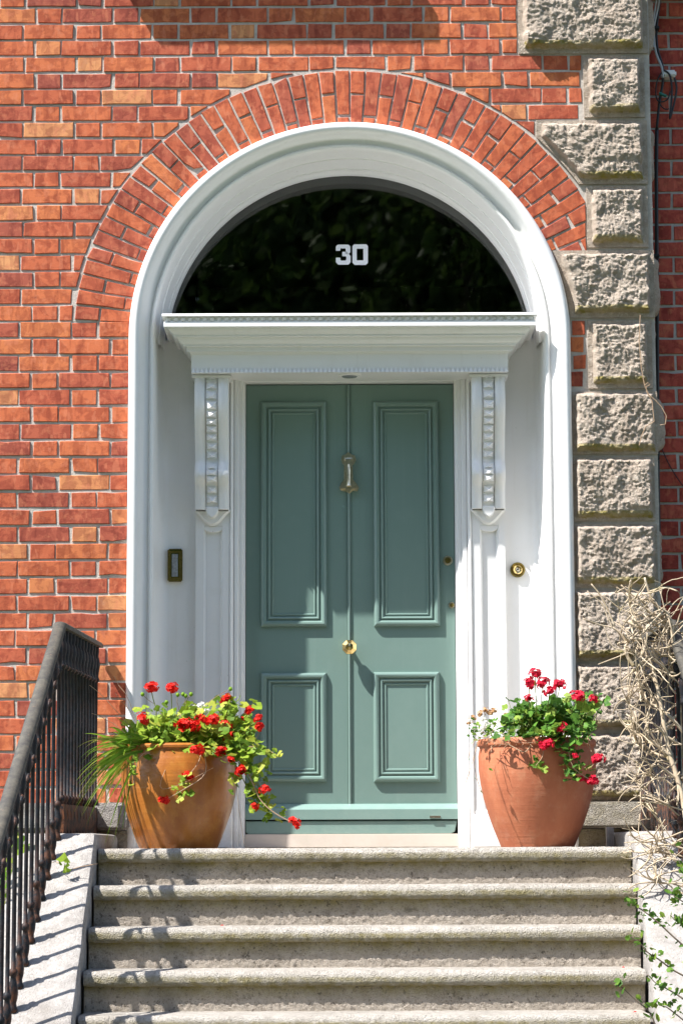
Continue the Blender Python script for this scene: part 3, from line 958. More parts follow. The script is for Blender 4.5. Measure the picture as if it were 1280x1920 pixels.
# architrave moulding round the door
XA0, XA1 = PXL[1] + 0.002, PXR[0] - 0.002
def architrave():
    mb = MB()
    wl = (XD0 - 0.002) - XA0; wr = XA1 - (XD1 + 0.002)
    prof = [(0.0, 0.270), (0.0, 0.258), (0.10, 0.252), (0.18, 0.256), (0.26, 0.272), (0.30, 0.276), (0.30, 0.268), (0.52, 0.268), (0.56, 0.274), (0.60, 0.284), (0.62, 0.292), (0.62, 0.287), (0.80, 0.287), (0.84, 0.292), (0.86, 0.30), (0.98, 0.302), (1.0, 0.306), (1.0, 0.385)]
    rows = []
    for t, y in prof:
        ztop = ZD1 + 0.004 + 0.030 * (1 - t)
        rows.append([(XA0 + wl*t, y, 0.0), (XA0 + wl*t, y, ztop), (XA1 - wr*t, y, ztop), (XA1 - wr*t, y, 0.0)])
    mb.grid(rows, flip=True)
    mb.build('architrave', MAT['white'], house, smooth=True, auto=25)
architrave()
b = MB(); b.box(XA0, XA1, 0.235, YB + 0.003, ZD1 + 0.036, Z_COR_B + 0.002); b.build('frieze_board', MAT['white'], house)

# threshold
b = MB(); b.box(XD0 - 0.004, XD1 + 0.004, 0.315, 0.42, 0.0, ZD0 + 0.004, bev=0.004); b.build('threshold', MAT['sill'], house)

# fanlight
b = MB()
N = 48; rg = 0.8595
poly = [(CX + rg*math.cos(math.pi*k/N), ZC + rg*math.sin(math.pi*k/N)) for k in range(N+1)] + [(CX - rg, Z_COR_T - 0.05), (CX + rg, Z_COR_T - 0.05)]
b = MB()
b.box(CX - rg, CX + rg, 0.355, 0.40, Z_COR_T - 0.06, Z_COR_T - 0.02)
fan = b.build('fanlight', MAT['white'], house, label='dark half round window with the white number 30')
b = MB(); b.prism_y(poly, 0.372, 0.378); b.build('pane', MAT['glass'], fan)
dg = MB()
def dig(polys, name):
    mb = MB()
    for pl in polys:
        w = [at(x, y, 0.368) for x, y in pl]
        pts = [(p.x, p.z) for p in w]
        if area(pts) < 0: pts = pts[::-1]
        mb.prism_y(pts, 0.3685, 0.3712)
    mb.build(name, MAT['digit'], fan)
dig([[(633,458),(653,458),(656.5,461.5),(656.5,472),(653.5,475.5),(648,475),(648,468),(648,465),(638,465),(638,469.5),(629.5,469.5),(629.5,461.5)][::-1],
     [(641.5,471.5),(648,471.5),(653.5,475.5),(657,480),(648.5,480),(641.5,479.5)][::-1],
     [(629.5,482.5),(638,482.5),(638,487),(640,488),(647,488),(649,486),(649,480),(657,480),(657,491),(653,495.5),(634,495.5),(629.5,491)][::-1]], 'digit')
dig([[(660.5,461),(663.5,457.5),(686.5,457.5),(689.5,461),(689.5,465.5),(660.5,465.5)][::-1], [(660.5,465.5),(668.5,465.5),(668.5,487.5),(660.5,487.5)], [(681,465.5),(689.5,465.5),(689.5,487.5),(681,487.5)],
     [(660.5,487.5),(689.5,487.5),(689.5,492),(685.5,496),(664.5,496),(660.5,492)]], 'digit')
# inner reveal and the dark hall behind the glass
b = MB()
rows = [[(CX + r*math.cos(math.pi*k/48), y, ZC + r*math.sin(math.pi*k/48)) for (r, y) in ((0.8588, 0.385), (0.857, 0.50))] for k in range(49)]
b.grid(rows, flip=True)
b.build('inner_reveal', MAT['hall_grey'], house, smooth=True)
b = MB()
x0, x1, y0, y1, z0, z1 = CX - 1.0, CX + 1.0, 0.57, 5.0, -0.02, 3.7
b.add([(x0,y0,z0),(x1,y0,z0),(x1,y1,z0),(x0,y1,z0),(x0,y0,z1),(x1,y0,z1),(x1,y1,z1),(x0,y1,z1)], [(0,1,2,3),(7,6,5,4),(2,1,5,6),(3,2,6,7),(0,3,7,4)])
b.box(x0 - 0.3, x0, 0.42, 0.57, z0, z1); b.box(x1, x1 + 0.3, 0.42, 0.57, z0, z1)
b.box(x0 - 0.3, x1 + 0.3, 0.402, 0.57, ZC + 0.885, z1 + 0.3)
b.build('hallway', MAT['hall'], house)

# ------------------------------------------------------------------ the door
YD = 0.362
DX0, DX1, DZ0, DZ1 = XD0 + 0.001, XD1 - 0.001, AZ(656, 1537, YD), ZD1 - 0.001
b = MB(); b.box(DX0, DX1, YD, YD + 0.045, DZ0 + 0.0, DZ1); door = b.build('door', MAT['green'], house, label='sage green four panelled front door')
b = MB(); b.box(DX0 - 0.002, DX1 + 0.002, YD + 0.02, YD + 0.06, ZD0 - 0.01, DZ0 + 0.01); b.build('gap_shade_strip', MAT['dark'], door)  # near-black strip: shade of the gap under the door put into colour
def bolection(px0, px1, py0, py1):
    """raised moulding round a sunk door panel"""
    x0, x1 = AX(px0, (py0+py1)/2, YD), AX(px1, (py0+py1)/2, YD); z1, z0 = AZ(656, py0, YD), AZ(656, py1, YD)
    prof = [(0.0, 0.0), (0.0, -0.010), (0.004, -0.017), (0.012, -0.021), (0.020, -0.019), (0.026, -0.012), (0.028, -0.006), (0.033, -0.006), (0.034, -0.011), (0.038, -0.014), (0.043, -0.012), (0.046, -0.004), (0.050, -0.002), (0.052, -0.007), (0.057, -0.008), (0.061, -0.003), (0.064, 0.004)]
    mb = MB()
    rows = []
    for d, y in prof:
        y2 = YD + y
        rows.append([(x0+d, y2, z0+d), (x1-d, y2, z0+d), (x1-d, y2, z1-d), (x0+d, y2, z1-d)])
    mb.grid(rows, closed_v=True)
    d = prof[-1][0]
    # the panel field: covers the slab with its own face 3 mm proud of it
    mb2 = MB()
    y3 = YD - 0.0025
    mb2.add([(x0+d-0.004, y3, z0+d-0.004), (x1-d+0.004, y3, z0+d-0.004), (x1-d+0.004, y3, z1-d+0.004), (x0+d-0.004, y3, z1-d+0.004)], [(0, 1, 2, 3)])
    c = ((x0+x1)/2, YD, (z0+z1)/2)
    mb2.build('panel', MAT['green'], door, origin=c)
    mb.build('panel_moulding', MAT['green'], door, origin=c, smooth=True, auto=30)
bolection(489, 612, 753, 1175); bolection(700, 823, 753, 1175)
bolection(489, 612, 1262, 1466); bolection(700, 824, 1261, 1467)
xm = AX(654.5, 1140, YD)
b = MB()
rows = []
for x, y in ((-0.011, 0.001), (-0.011, -0.004), (-0.009, -0.004), (-0.0085, 0.0015), (-0.007, -0.003), (-0.004, -0.0075), (0.0, -0.009), (0.004, -0.0075), (0.007, -0.003), (0.0085, 0.0015), (0.009, -0.004), (0.011, -0.004), (0.011, 0.001)):
    rows.append([(xm + x, YD + y - 0.001, AZ(656, 1510, YD)), (xm + x, YD + y - 0.001, DZ1)])
b.grid(rows, flip=True); b.build('centre_bead', MAT['green'], door, smooth=True, auto=40)
# weather board
zt, zb = AZ(656, 1510, YD - 0.03), AZ(656, 1537, YD - 0.04)
b = MB()
rows = []
for y, z in ((0.0, zt + 0.006), (-0.012, zt + 0.005), (-0.038, zt - 0.012), (-0.044, zt - 0.020), (-0.044, zb), (0.0, zb)):
    rows.append([(DX0 - 0.002, YD + y, z), (DX1 + 0.002, YD + y, z)])
b.grid(rows); b.add([r[0] for r in rows], [tuple(range(6))]); b.add([r[1] for r in rows], [tuple(range(6))[::-1]])
b.build('weather_board', MAT['green_b'], door, smooth=True, auto=30)
zt, zb = AZ(656, 1539.5, YD - 0.03), AZ(656, 1565, YD - 0.03)
poly = [(DX0 + 0.012, zb), (DX1 - 0.030, zb), (DX1 - 0.012, zb + 0.012), (DX1 - 0.001, zt), (DX0 + 0.0, zt), (DX0 + 0.0, zb + 0.012)]
b = MB(); b.prism_y(poly, YD - 0.036, YD + 0.02, bev=0.004); b.build('bottom_board', MAT['green_b'], door)
hz = at(815, 1532, YD - 0.046)
b = MB(); b.box(hz.x - 0.024, hz.x + 0.026, hz.y - 0.004, hz.y + 0.01, hz.z - 0.005, hz.z + 0.005, bev=0.002); b.build('drip_catch', MAT['steel'], door)

# knob, eight-sided
kp = at(654.5, 1213, YD - 0.07)
b = MB()
b.lathe_y([(0.0, 0), (0.024, 0.0), (0.024, 0.004), (0.011, 0.008), (0.010, 0.030)], (xm, YD, kp.z), 16)
def octa(r, d): return [(xm + r*math.cos(R(22.5 + 45*k)), YD - d, kp.z + r*math.sin(R(22.5 + 45*k))) for k in range(8)]
rows = [octa(0.012, 0.028), octa(0.026, 0.034), octa(0.036, 0.050), octa(0.034, 0.062), octa(0.018, 0.074)]
b.grid(rows, closed_v=True, flip=False)
b.add(rows[-1] + [(xm, YD - 0.079, kp.z)], [(k, (k+1) % 8, 8) for k in range(8)])
b.build('knob', MAT['brass'], door, origin=(xm, YD, kp.z))
# knocker: rose, hinge, arm, fan-shaped striker
def pz(py): return AZ(654, py, YD - 0.02)
def px_(px): return AX(px, 890, YD - 0.02)
b = MB()
rose = [(653, 849), (658, 853), (664, 855), (666, 862), (663, 868), (659, 872), (647, 872), (643, 868), (641, 862), (643, 855), (648, 853)]
b.prism_y([(px_(x), pz(y)) for x, y in rose], YD - 0.018, YD, bev=0.004)
plate = [(647, 872), (659, 872), (660, 900), (666, 906), (671, 914), (669, 919), (660, 918), (655, 923), (649, 920), (640, 918), (637, 914), (641, 906), (646, 900)]
b.prism_y([(px_(x), pz(y)) for x, y in plate], YD - 0.012, YD, bev=0.004)
b.tube([(px_(646), YD - 0.028, pz(861)), (px_(660), YD - 0.028, pz(861))], 0.009, 8)
arm = [(649.5, 865), (657.5, 865), (658, 898), (663, 908), (667, 915), (660, 914), (654, 921), (647, 914), (641, 915), (645, 908), (649, 898)]
b.prism_y([(px_(x), pz(y)) for x, y in arm], YD - 0.040, YD - 0.018, bev=0.006)
b.tube([(px_(653.7), YD - 0.041, pz(872)), (px_(653.7), YD - 0.047, pz(886)), (px_(653.7), YD - 0.044, pz(902)), (px_(653.7), YD - 0.048, pz(913))], [0.005, 0.008, 0.006, 0.011], 8)
b.build('knocker', MAT['brass_pale'], door, origin=(xm, YD, pz(886)), smooth=True, auto=30)
for (x, y, r1) in ((839, 1051, 0.0225), (846.5, 1135, 0.0150)):
    c = at(x, y, YD)
    b = MB(); b.lathe_y([(r1, 0.0), (r1, 0.004), (r1*0.86, 0.008), (r1*0.66, 0.008), (r1*0.64, 0.003)], (c.x, YD, c.z), 20)
    lk = b.build('lock', MAT['brass_pale'], door, origin=(c.x, YD, c.z), smooth=True, auto=30)
    b2 = MB(); b2.lathe_y([(r1*0.62, 0.003), (r1*0.60, 0.0075), (r1*0.3, 0.0085)], (c.x, YD, c.z), 16); b2.box(c.x - 0.0015, c.x + 0.0015, YD - 0.0092, YD - 0.008, c.z - r1*0.4, c.z + r1*0.4)
    b2.build('lock_core', MAT['brass_old'], door, smooth=True, auto=30)
c = at(644, 950, YD); b = MB(); b.lathe_y([(0.007, -0.001), (0.006, 0.0012), (0.002, 0.0016), (0.0015, 0.0005)], (c.x, YD, c.z), 12); b.build('filled_hole', MAT['green_b'], door)

# ------------------------------------------------------------------ fittings on the surround
def rev_y(x):
    """depth of the reveal at a given x (left or right side)"""
    r = abs(x - CX)
    for (r0, y0), (r1, y1) in zip(REV_B, REV_B[1:]):
        if r1 <= r <= r0: return y0 + (y1 - y0) * (r0 - r) / (r0 - r1)
    return YB
c = at(327, 1058, 0.24)
yy = rev_y(c.x) ; yw = rev_y(c.x - 0.033)
plate_ = empty('entry_bell_plate', (c.x, yy, c.z), 'upright tarnished brass bell plate with a name window on the left door reveal', 'door bell')
b = MB(); b.box(c.x - 0.034, c.x + 0.034, min(yw, yy) - 0.020, yy + 0.03, c.z - 0.076, c.z + 0.076, bev=0.005); b.build('backplate', MAT['brass_old'], plate_)
yf = min(yw, yy) - 0.020
b = MB(); b.box(c.x - 0.019, c.x + 0.019, yf - 0.006, yf + 0.004, c.z - 0.060, c.z + 0.056, bev=0.003); b.build('bezel', MAT['brass'], plate_)
b = MB(); b.box(c.x - 0.014, c.x + 0.014, yf - 0.0075, yf - 0.004, c.z - 0.055, c.z + 0.050, bev=0.001); b.build('window', MAT['lens'], plate_)
b = MB(); b.box(c.x - 0.030, c.x + 0.030, yf - 0.004, yf + 0.003, c.z + 0.061, c.z + 0.071, bev=0.002); b.build('top_strip', MAT['brass'], plate_)
c = at(971, 1067, 0.255); yy = rev_y(c.x)
bell = empty('round_bell_push', (c.x, yy, c.z), 'round polished brass bell push on the right door reveal', 'door bell')
y0 = yy - 0.006
b = MB(); b.lathe_y([(0.035, -0.02), (0.035, 0.006), (0.033, 0.010), (0.028, 0.011), (0.024, 0.006), (0.021, 0.005)], (c.x, y0, c.z), 28); b.build('backplate', MAT['brass_old'], bell, smooth=True, auto=35)
b = MB(); b.lathe_y([(0.0215, 0.002), (0.0215, 0.012), (0.018, 0.016), (0.013, 0.014), (0.011, 0.010)], (c.x, y0, c.z), 24); b.build('ring', MAT['brass'], bell, smooth=True, auto=35)
b = MB(); b.lathe_y([(0.0095, 0.008), (0.0095, 0.016), (0.006, 0.020), (0.002, 0.0205)], (c.x, y0, c.z), 16); b.build('button', MAT['steel'], bell, smooth=True, auto=35)
c = at(655, 702, 0.17)
spot = empty('recessed_spotlight', (c.x, 0.17, Z_COR_B), 'small round recessed spotlight in the white soffit over the door', 'ceiling light')
def ring_z(mb, prof, cx, cy, seg=28):
    rows = [[(cx + r*math.cos(2*math.pi*k/seg), cy + r*math.sin(2*math.pi*k/seg), z) for k in range(seg)] for r, z in prof]
    mb.grid(rows, closed_v=True, flip=True); mb.add(rows[-1], [tuple(range(seg))])
b = MB(); ring_z(b, [(0.055, Z_COR_B), (0.054, Z_COR_B - 0.006), (0.048, Z_COR_B - 0.009), (0.038, Z_COR_B - 0.007)], c.x, 0.155); b.build('trim_ring', MAT['white'], spot, smooth=True, auto=40)
b = MB(); ring_z(b, [(0.036, Z_COR_B - 0.0072), (0.034, Z_COR_B - 0.0095), (0.01, Z_COR_B - 0.0105)], c.x, 0.155); b.build('lamp_face', MAT['lens'], spot)

# ------------------------------------------------------------------ steps
steps = empty('stone_steps', (0.09, -1.6, GZ), 'weathered granite doorsteps with rounded nosings and sloping side walls', 'steps')
Y1, TREAD = -1.0, 0.23
YN = [Y1 - TREAD * i for i in range(7)]
PYN = [1588, 1660, 1739, 1821, 1905]
ZN = [0.0] + [AZ(680, p, YN[i+1]) for i, p in enumerate(PYN[1:])]
while len(ZN) < 7: ZN.append(ZN[-1] - 0.16)
XSL = [-0.985, -0.980, -0.975, -0.968, -0.962, -0.955, -0.95]
XSR = [1.163, 1.152, 1.140, 1.126, 1.112, 1.10, 1.09]
def step_mesh(i, mb, mb2):
    zt, yn = ZN[i], YN[i]
    back = 0.40 if i == 0 else YN[i-1] + 0.06
    zr = ZN[i+1] if i + 1 < len(ZN) else GZ
    nose = 0.056
    prof = [(back, zt)]
    for y in ([-0.2, -0.6, yn + 0.10] if i == 0 else [yn + 0.15, yn + 0.08]): prof.append((y, zt))
    r = 0.026
    for k in range(7):
        a_ = math.pi/2 * k / 6
        prof.append((yn + r - r*math.sin(a_), zt - r + r*math.cos(a_)))
    prof.append((yn, zt - nose + 0.018))
    for k in range(1, 5):
        a_ = math.pi/2 * k/4
        prof.append((yn + 0.018 - 0.018*math.cos(a_), zt - nose + 0.018 - 0.018*math.sin(a_)))
    prof.append((yn + 0.024, zt - nose - 0.001))
    nx = 240
    tn = [0]*len(prof)
    for j in range(len(prof)):
        if j >= len(prof) - 7: tn[j] = 0.75
        if j == len(prof) - 8: tn[j] = 0.35
        if j >= len(prof) - 3: tn[j] = 1.0
    rows = []; A = []
    for j, (y, z) in enumerate(prof):
        row = []
        for k in range(nx + 1):
            x = XSL[i] + (XSR[i] - XSL[i]) * k / nx
            p = Vector((x, y, z))
            d = noise.noise_vector(p*18 + Vector((i*5, 0, 0))) * 0.0012 + noise.noise_vector(p*80) * 0.0022
            wear = -0.004 * math.exp(-((x - 0.1)/0.5)**2) if 3 < j < 9 else 0
            row.append((x, y + d.y, z + d.z + wear)); A.append(tn[j])
        rows.append(row)
    mb.grid(rows, flip=False, a=A)
    for e in (0, nx): mb.add([rw[e] for rw in rows], [tuple(range(len(rows)))], 0.3)
    # riser, rough and set back
    yr = yn + 0.024
    rows = []; A = []
    nz = 22
    for j in range(nz + 1):
        z = zt - nose + 0.002 + (zr - 0.015 - (zt - nose)) * j / nz
        row = []
        for k in range(nx*2 + 1):
            x = XSL[i] + (XSR[i] - XSL[i]) * k / (nx*2)
            d = 0.0022 * noise.fractal(Vector((x*60, z*60, i*9)), 0.9, 2.1, 3)
            row.append((x, yr - d + 0.004*(j/nz), z)); A.append(max(0, 1 - j/11.0))
        rows.append(row)
    mb2.grid(rows, flip=False, a=A)
for i in range(6):
    t1, t2 = MB(), MB()
    step_mesh(i, t1, t2)
    st = t1.build('step', MAT['step'], steps, origin=(0.09, YN[i], ZN[i]), smooth=True, auto=60)
    t2.build('riser', MAT['riser'], st, origin=(0.09, YN[i], ZN[i]), smooth=True)
b = MB(); b.box(-1.0, 1.18, -0.955, 0.40, GZ, -0.08); b.build('landing_core', MAT['riser'], steps)
# sloping side walls
def cheek(xi0, xi1, xo, name):
    """xi0 / xi1: inner edge at the top / at the foot; xo: outer edge"""
    mb = MB()
    slope = (ZN[4] - ZN[0]) / (YN[4] - YN[0])
    top0 = 0.062
    ys = [-0.02, -0.5, -0.92, -1.02] + [-1.02 - 0.11*k for k in range(1, 17)]
    A = []
    rows = []
    for y in ys:
        zt = top0 if y > -1.0 else top0 + (y + 1.02) * slope
        t = min(1, max(0, (-1.0 - y)/1.2))
        xi = xi0 + (xi1 - xi0)*t
        sg = 1 if xo > xi else -1
        pr = [(xi, GZ), (xi, zt - 0.16), (xi, zt - 0.08), (xi, zt - 0.018), (xi + sg*0.005, zt - 0.005), (xi + sg*0.018, zt)]
        pr += [(xi + (xo - xi)*q, zt) for q in (0.2, 0.35, 0.5, 0.65, 0.8, 0.95)] + [(xo, zt - 0.01), (xo, GZ)]
        row = []
        for (x, z) in pr:
            d = noise.noise_vector(Vector((x, y, z))*14) * 0.004
            row.append((x + d.x, y, z + d.z)); A.append(0.0)
        rows.append(row)
    mb.grid(rows, flip=(xo > xi0), a=A)
    mb.add(rows[-1], [tuple(range(len(rows[-1])))])
    mb.build(name, MAT['cheek'], steps, smooth=True, auto=40)
    return lambda y: (top0 if y > -1.0 else top0 + (y + 1.02) * slope)
ztl = cheek(-0.995, -0.965, -1.30, 'side_wall')
ztr = cheek(1.168, 1.115, 1.50, 'side_wall')
# small pale post stub at the right end of the landing
b = MB(); c = at(1143, 1568, -0.35); b.box(c.x - 0.016, c.x + 0.016, -0.36, -0.33, 0.0, 0.085, bev=0.003); b.build('post_stub', MAT['white_old'], steps)

# ------------------------------------------------------------------ iron railings
def baluster_mesh(L):
    mb = MB()
    prof = [(0.004, 0.0), (0.015, 0.0), (0.018, 0.010), (0.0135, 0.022), (0.012, 0.034), (0.0165, 0.052), (0.0185, 0.072), (0.0165, 0.092), (0.0115, 0.115), (0.0105, 0.128), (0.0155, 0.134), (0.0165, 0.144), (0.0145, 0.152), (0.0085, 0.158)]
    prof += [(0.0083, 0.30), (0.0083, L*0.6), (0.0083, L - 0.16), (0.0135, L - 0.155), (0.0150, L - 0.145), (0.0110, L - 0.135), (0.0125, L - 0.115), (0.0175, L - 0.085), (0.0155, L - 0.060), (0.0105, L - 0.045), (0.0125, L - 0.025), (0.0125, L)]
    A = []
    for r_, z_ in prof: A += [max(0.0, min(1.0, (0.30 - z_) / 0.30)) * 0.55 + 0.08] * 8
    mb.lathe(prof, seg=8, a=A)
    return mb
def rail_section(pts, w=0.0255, h=0.013):
    """flat handrail with a domed top carried along points"""
    prof = [(-w, -h), (-w, 0.0), (-w*0.75, h*0.7), (-w*0.3, h), (w*0.3, h), (w*0.75, h*0.7), (w, 0.0), (w, -h)]
    rows = []
    n = len(pts)
    for i in range(n):
        p = Vector(pts[i])
        t = (Vector(pts[min(i+1, n-1)]) - Vector(pts[max(i-1, 0)])).normalized()
        sd = Vector((t.y, -t.x, 0)).normalized(); up = sd.cross(t).normalized()
        if up.z < 0: up = -up; sd = -sd
        rows.append([p + sd*a_ + up*b_ for a_, b_ in prof])
    mb = MB(); mb.grid(rows, closed_v=True)
    mb.add(rows[0], [tuple(range(8))]); mb.add(rows[-1], [tuple(range(8))[::-1]])
    return mb
def railing(X_near, X_far, zt, label, side):
    L = 0.822
    root = empty('iron_railing', (X_near, -1.0, 0.06), label, 'railing', 'railings beside the doorsteps')
    FL = 0.046
    def xn(y): return X_near + side * FL * max(0, -1.05 - y)
    # handrail: level return to the wall, then down the slope
    y_c = -1.03
    pts = []
    for y in (-0.03, -0.3, -0.65, -0.95, -1.0, -1.05):
        t = (y - (-0.03)) / (-1.05 + 0.03)
        pts.append((X_far + (X_near - X_far)*t, y, zt(-0.5) + L + 0.02))
    slope = zt(-2.0) - zt(-1.5)
    z0 = pts[-1][2]
    slp = (zt(-2.5) - zt(-1.5)) / 1.0
    for k in range(1, 9):
        y = -1.05 - 0.22*k
        pts.append((xn(y), y, z0 + slp * 0.22 * k))
    rail_section(pts).build('handrail', MAT['rail'], root, smooth=True, auto=40)
    proto = baluster_mesh(L + 0.01)
    first = None
    def put(x, y, z):
        nonlocal first
        loc = Vector((x, y, z)) - org(root)
        if first is None:
            first = proto.build('baluster', MAT['iron'], root, origin=(0, 0, 0), smooth=True)
            first.location = loc
            first.rotation_euler = (0, 0, 0)
            return
        o = first.copy(); COL.objects.link(o); o.parent = root; o.location = loc; o.rotation_euler = (0, 0, random.uniform(0, 0.7))
    nr = 12
    for k in range(nr):
        y = -0.07 - 0.90 * k / (nr - 1)
        t = (y + 0.03) / (-1.02)
        x = X_far + (X_near - X_far)*t
        put(x, y, zt(-0.5) - 0.002)
    for k in range(14):
        y = -1.055 - 0.118*k
        put(xn(y), y, zt(y) - 0.004)
    # low cast skirt along the level length
    rows = []
    for y in (-0.06, -0.3, -0.6, -0.9, -0.985):
        t = (y + 0.03) / (-1.02); x = X_far + (X_near - X_far)*t
        rows.append([(x - 0.013, y, zt(-0.5)), (x - 0.016, y, zt(-0.5) + 0.06), (x - 0.012, y, zt(-0.5) + 0.118), (x + 0.012, y, zt(-0.5) + 0.118), (x + 0.016, y, zt(-0.5) + 0.06), (x + 0.013, y, zt(-0.5))])
    mb = MB(); mb.grid(rows, a=0.8, flip=True); mb.add(rows[-1], [tuple(range(6))], 0.8); mb.build('skirt', MAT['iron'], root)
    # twisted band of cast ornament under the rail
    mb = MB()
    for k in range(22):
        y = -0.10 - 0.86*k/21
        t = (y + 0.03) / (-1.02); x = X_far + (X_near - X_far)*t
        zz = zt(-0.5) + L - 0.147
        mb.tube([(x, y, zz), (x + 0.004, y - 0.022, zz + 0.006), (x, y - 0.044, zz)], 0.007, 6)
    for k in range(24):
        y = -1.08 - 0.066*k
        zz = z0 - 0.165 + slp * (-1.05 - y)
        mb.tube([(xn(y), y, zz), (xn(y) + 0.006, y - 0.03, zz + slp*0.03 + 0.010), (xn(y-.062), y - 0.062, zz + slp*0.062)], 0.0065, 6)
    mb.build('ornament_band', MAT['iron'], root, smooth=True, kind='stuff')
    return root
railing(-1.145, -1.092, ztl, 'black iron railing with worn handrail against the brick wall by the ochre pot', -1)
railing(1.335, 1.325, ztr, 'black iron railing tangled in bare pale branches beside the granite blocks', 1)

# ------------------------------------------------------------------ pots
def pot(name, c, prof, mat, label):
    root = empty(name, c, label, 'flower pot', 'clay pots either side of the door')
    mb = MB()
    pr = prof + [(prof[-1][0] - 0.006, prof[-1][1] + 0.004), (prof[-1][0] - 0.024, prof[-1][1] + 0.002), (prof[-1][0] - 0.028, prof[-1][1] - 0.02), (prof[-1][0] - 0.02, prof[-1][1] - 0.10)]
    mb.lathe([(0.001, 0.001)] + pr, c, 48)
    for i, v in enumerate(mb.v):
        d = noise.noise_vector(Vector(v)*6) * 0.004
        mb.v[i] = (v[0] + d.x, v[1] + d.y, v[2])
    mb.build('pot_body', mat, root, smooth=True, auto=50)
    mb = MB(); r = prof[-1][0] - 0.025; z = c[2] + prof[-1][1] - 0.03
    rows = [[(c[0] + r*q*math.cos(2*math.pi*k/24), c[1] + r*q*math.sin(2*math.pi*k/24), z + 0.02*(1-q) + random.uniform(-0.004, 0.004)) for k in range(24)] for q in (1, 0.66, 0.33, 0.02)]
    mb.grid(rows, closed_v=True, flip=True); mb.build('soil', MAT['soil'], root)
    return root
YP = -0.52
PL = Vector((AX(335, 1590, YP), YP, 0.0)); PR_ = Vector((AX(1008, 1590, YP), YP, 0.0))
sc_ = 11 + YP
k_ = sc_ * 0.991 / F_PX
def prof_from(rows, py0): return [(hw * k_, (py0 - py) * k_ * 1.02) for hw, py in rows]
potL = pot('plant_pot', PL, prof_from([(73, 1592), (78.5, 1580), (88, 1555), (98.5, 1525), (106, 1495), (109, 1470), (109, 1447), (105, 1425), (101, 1414), (101.5, 1412), (105.5, 1410), (106, 1406), (104, 1404)], 1592), MAT['pot_ochre'], 'ochre brown glazed clay pot left of the door')
potR = pot('plant_pot', PR_, prof_from([(69, 1592), (74, 1580), (84.5, 1555), (93.5, 1530), (101.5, 1502), (107, 1475), (110, 1450), (110, 1425), (107.5, 1412), (107.5, 1409), (111.5, 1406.5), (112, 1400), (110, 1396)], 1592), MAT['pot_terra'], 'orange terracotta pot right of the door')
ZRL = (1592 - 1406) * k_; ZRR = (1592 - 1398) * k_

# ------------------------------------------------------------------ plants
def leaf_mesh(name, mat, n=9, variants=4, scallop=0.12):
    out = []
    for q in range(variants):
        mb = MB(); tn = [0.12, 0.40, 0.60, 0.85][q % 4]
        vs = [(0, 0, 0.0)]
        for k in range(n):
            an = R(25) + (2*math.pi - R(50)) * k / (n - 1) - math.pi/2 + R(0)
            rr = 1.0 + (scallop if k % 2 else -scallop)
            vs.append((rr*math.cos(an) , rr*math.sin(an) + 0.35, 0.22*rr*rr*(1 if q % 2 else -0.6) + random.uniform(-0.14, 0.14)))
        fs = [(0, k, k+1) for k in range(1, n)]
        mb.add(vs, fs, tn)
        me = mb.build(name, mat, None)
        COL.objects.unlink(me)
        out.append(me)
    return out
def put_copy(proto, name, parent, loc, rot, scale):
    o = bpy.data.objects.new(name, proto.data)
    COL.objects.link(o); o.parent = parent
    o.location = Vector(loc) - org(parent); o.rotation_euler = rot; o.scale = (scale, scale, scale) if not isinstance(scale, tuple) else scale
    return o
GL = leaf_mesh('leaf', MAT['leaf']); GR = leaf_mesh('leaf', MAT['leaf_r']); SH = leaf_mesh('leaf', MAT['shrub'], 6, 4, 0.0)
def flower_mesh(mat, n_f=15, seed=0, rad=1.0):
    rnd = random.Random(seed)
    mb = MB()
    for i in range(n_f):
        z = 1 - 1.35 * (i + 0.5) / n_f
        ph = i * 2.39996 + rnd.uniform(-0.3, 0.3)
        rr = math.sqrt(max(0, 1 - z*z))
        d = Vector((rr*math.cos(ph), rr*math.sin(ph), z*0.8)).normalized()
        c = d * rnd.uniform(0.55, 1.02)
        t1 = d.orthogonal().normalized(); t2 = d.cross(t1)
        rot = rnd.uniform(0, 6)
        for k in range(5):
            an = rot + 2*math.pi*k/5
            u = t1*math.cos(an) + t2*math.sin(an); w = t1*-math.sin(an) + t2*math.cos(an)
            L = rnd.uniform(0.34, 0.52); tn = rnd.random()
            lift = d * rnd.uniform(0.02, 0.16)
            mb.add([c, c + u*L*0.6 + w*L*0.42 + lift, c + u*L + w*0.12*L + lift*0.7, c + u*L*0.95 - w*0.2*L + lift*0.6, c + u*L*0.6 - w*L*0.42 + lift], [(0, 1, 2), (0, 2, 3), (0, 3, 4)], tn)
    rows = [[(0.60*math.sin(a_)*math.cos(2*math.pi*k/8), 0.60*math.sin(a_)*math.sin(2*math.pi*k/8), 0.52*math.cos(a_)) for k in range(8)] for a_ in (0.05, 0.6, 1.2, 1.8, 2.3)]
    mb.grid(rows, closed_v=True, a=0.2)
    o = mb.build('flower_head', mat, None); COL.objects.unlink(o)
    return o
FR = [flower_mesh(MAT['red'], 15, s) for s in (1, 2, 3)]
FC = [flower_mesh(MAT['crimson'], 14, s) for s in (4, 5, 6)]
FW = [flower_mesh(MAT['whitepetal'], 12, s) for s in (7, 8)]
FD = [flower_mesh(MAT['drypetal'], 7, 9)]

def curve_pts(p0, p1, sag, n=7, wob=0.006):
    p0, p1 = Vector(p0), Vector(p1)
    out = []
    for i in range(n + 1):
        t = i / n
        p = p0.lerp(p1, t) + Vector((0, 0, sag)) * math.sin(math.pi * t)
        if 0 < i < n: p += Vector((random.uniform(-wob, wob), random.uniform(-wob, wob), random.uniform(-wob, wob)))
        out.append(p)
    return out

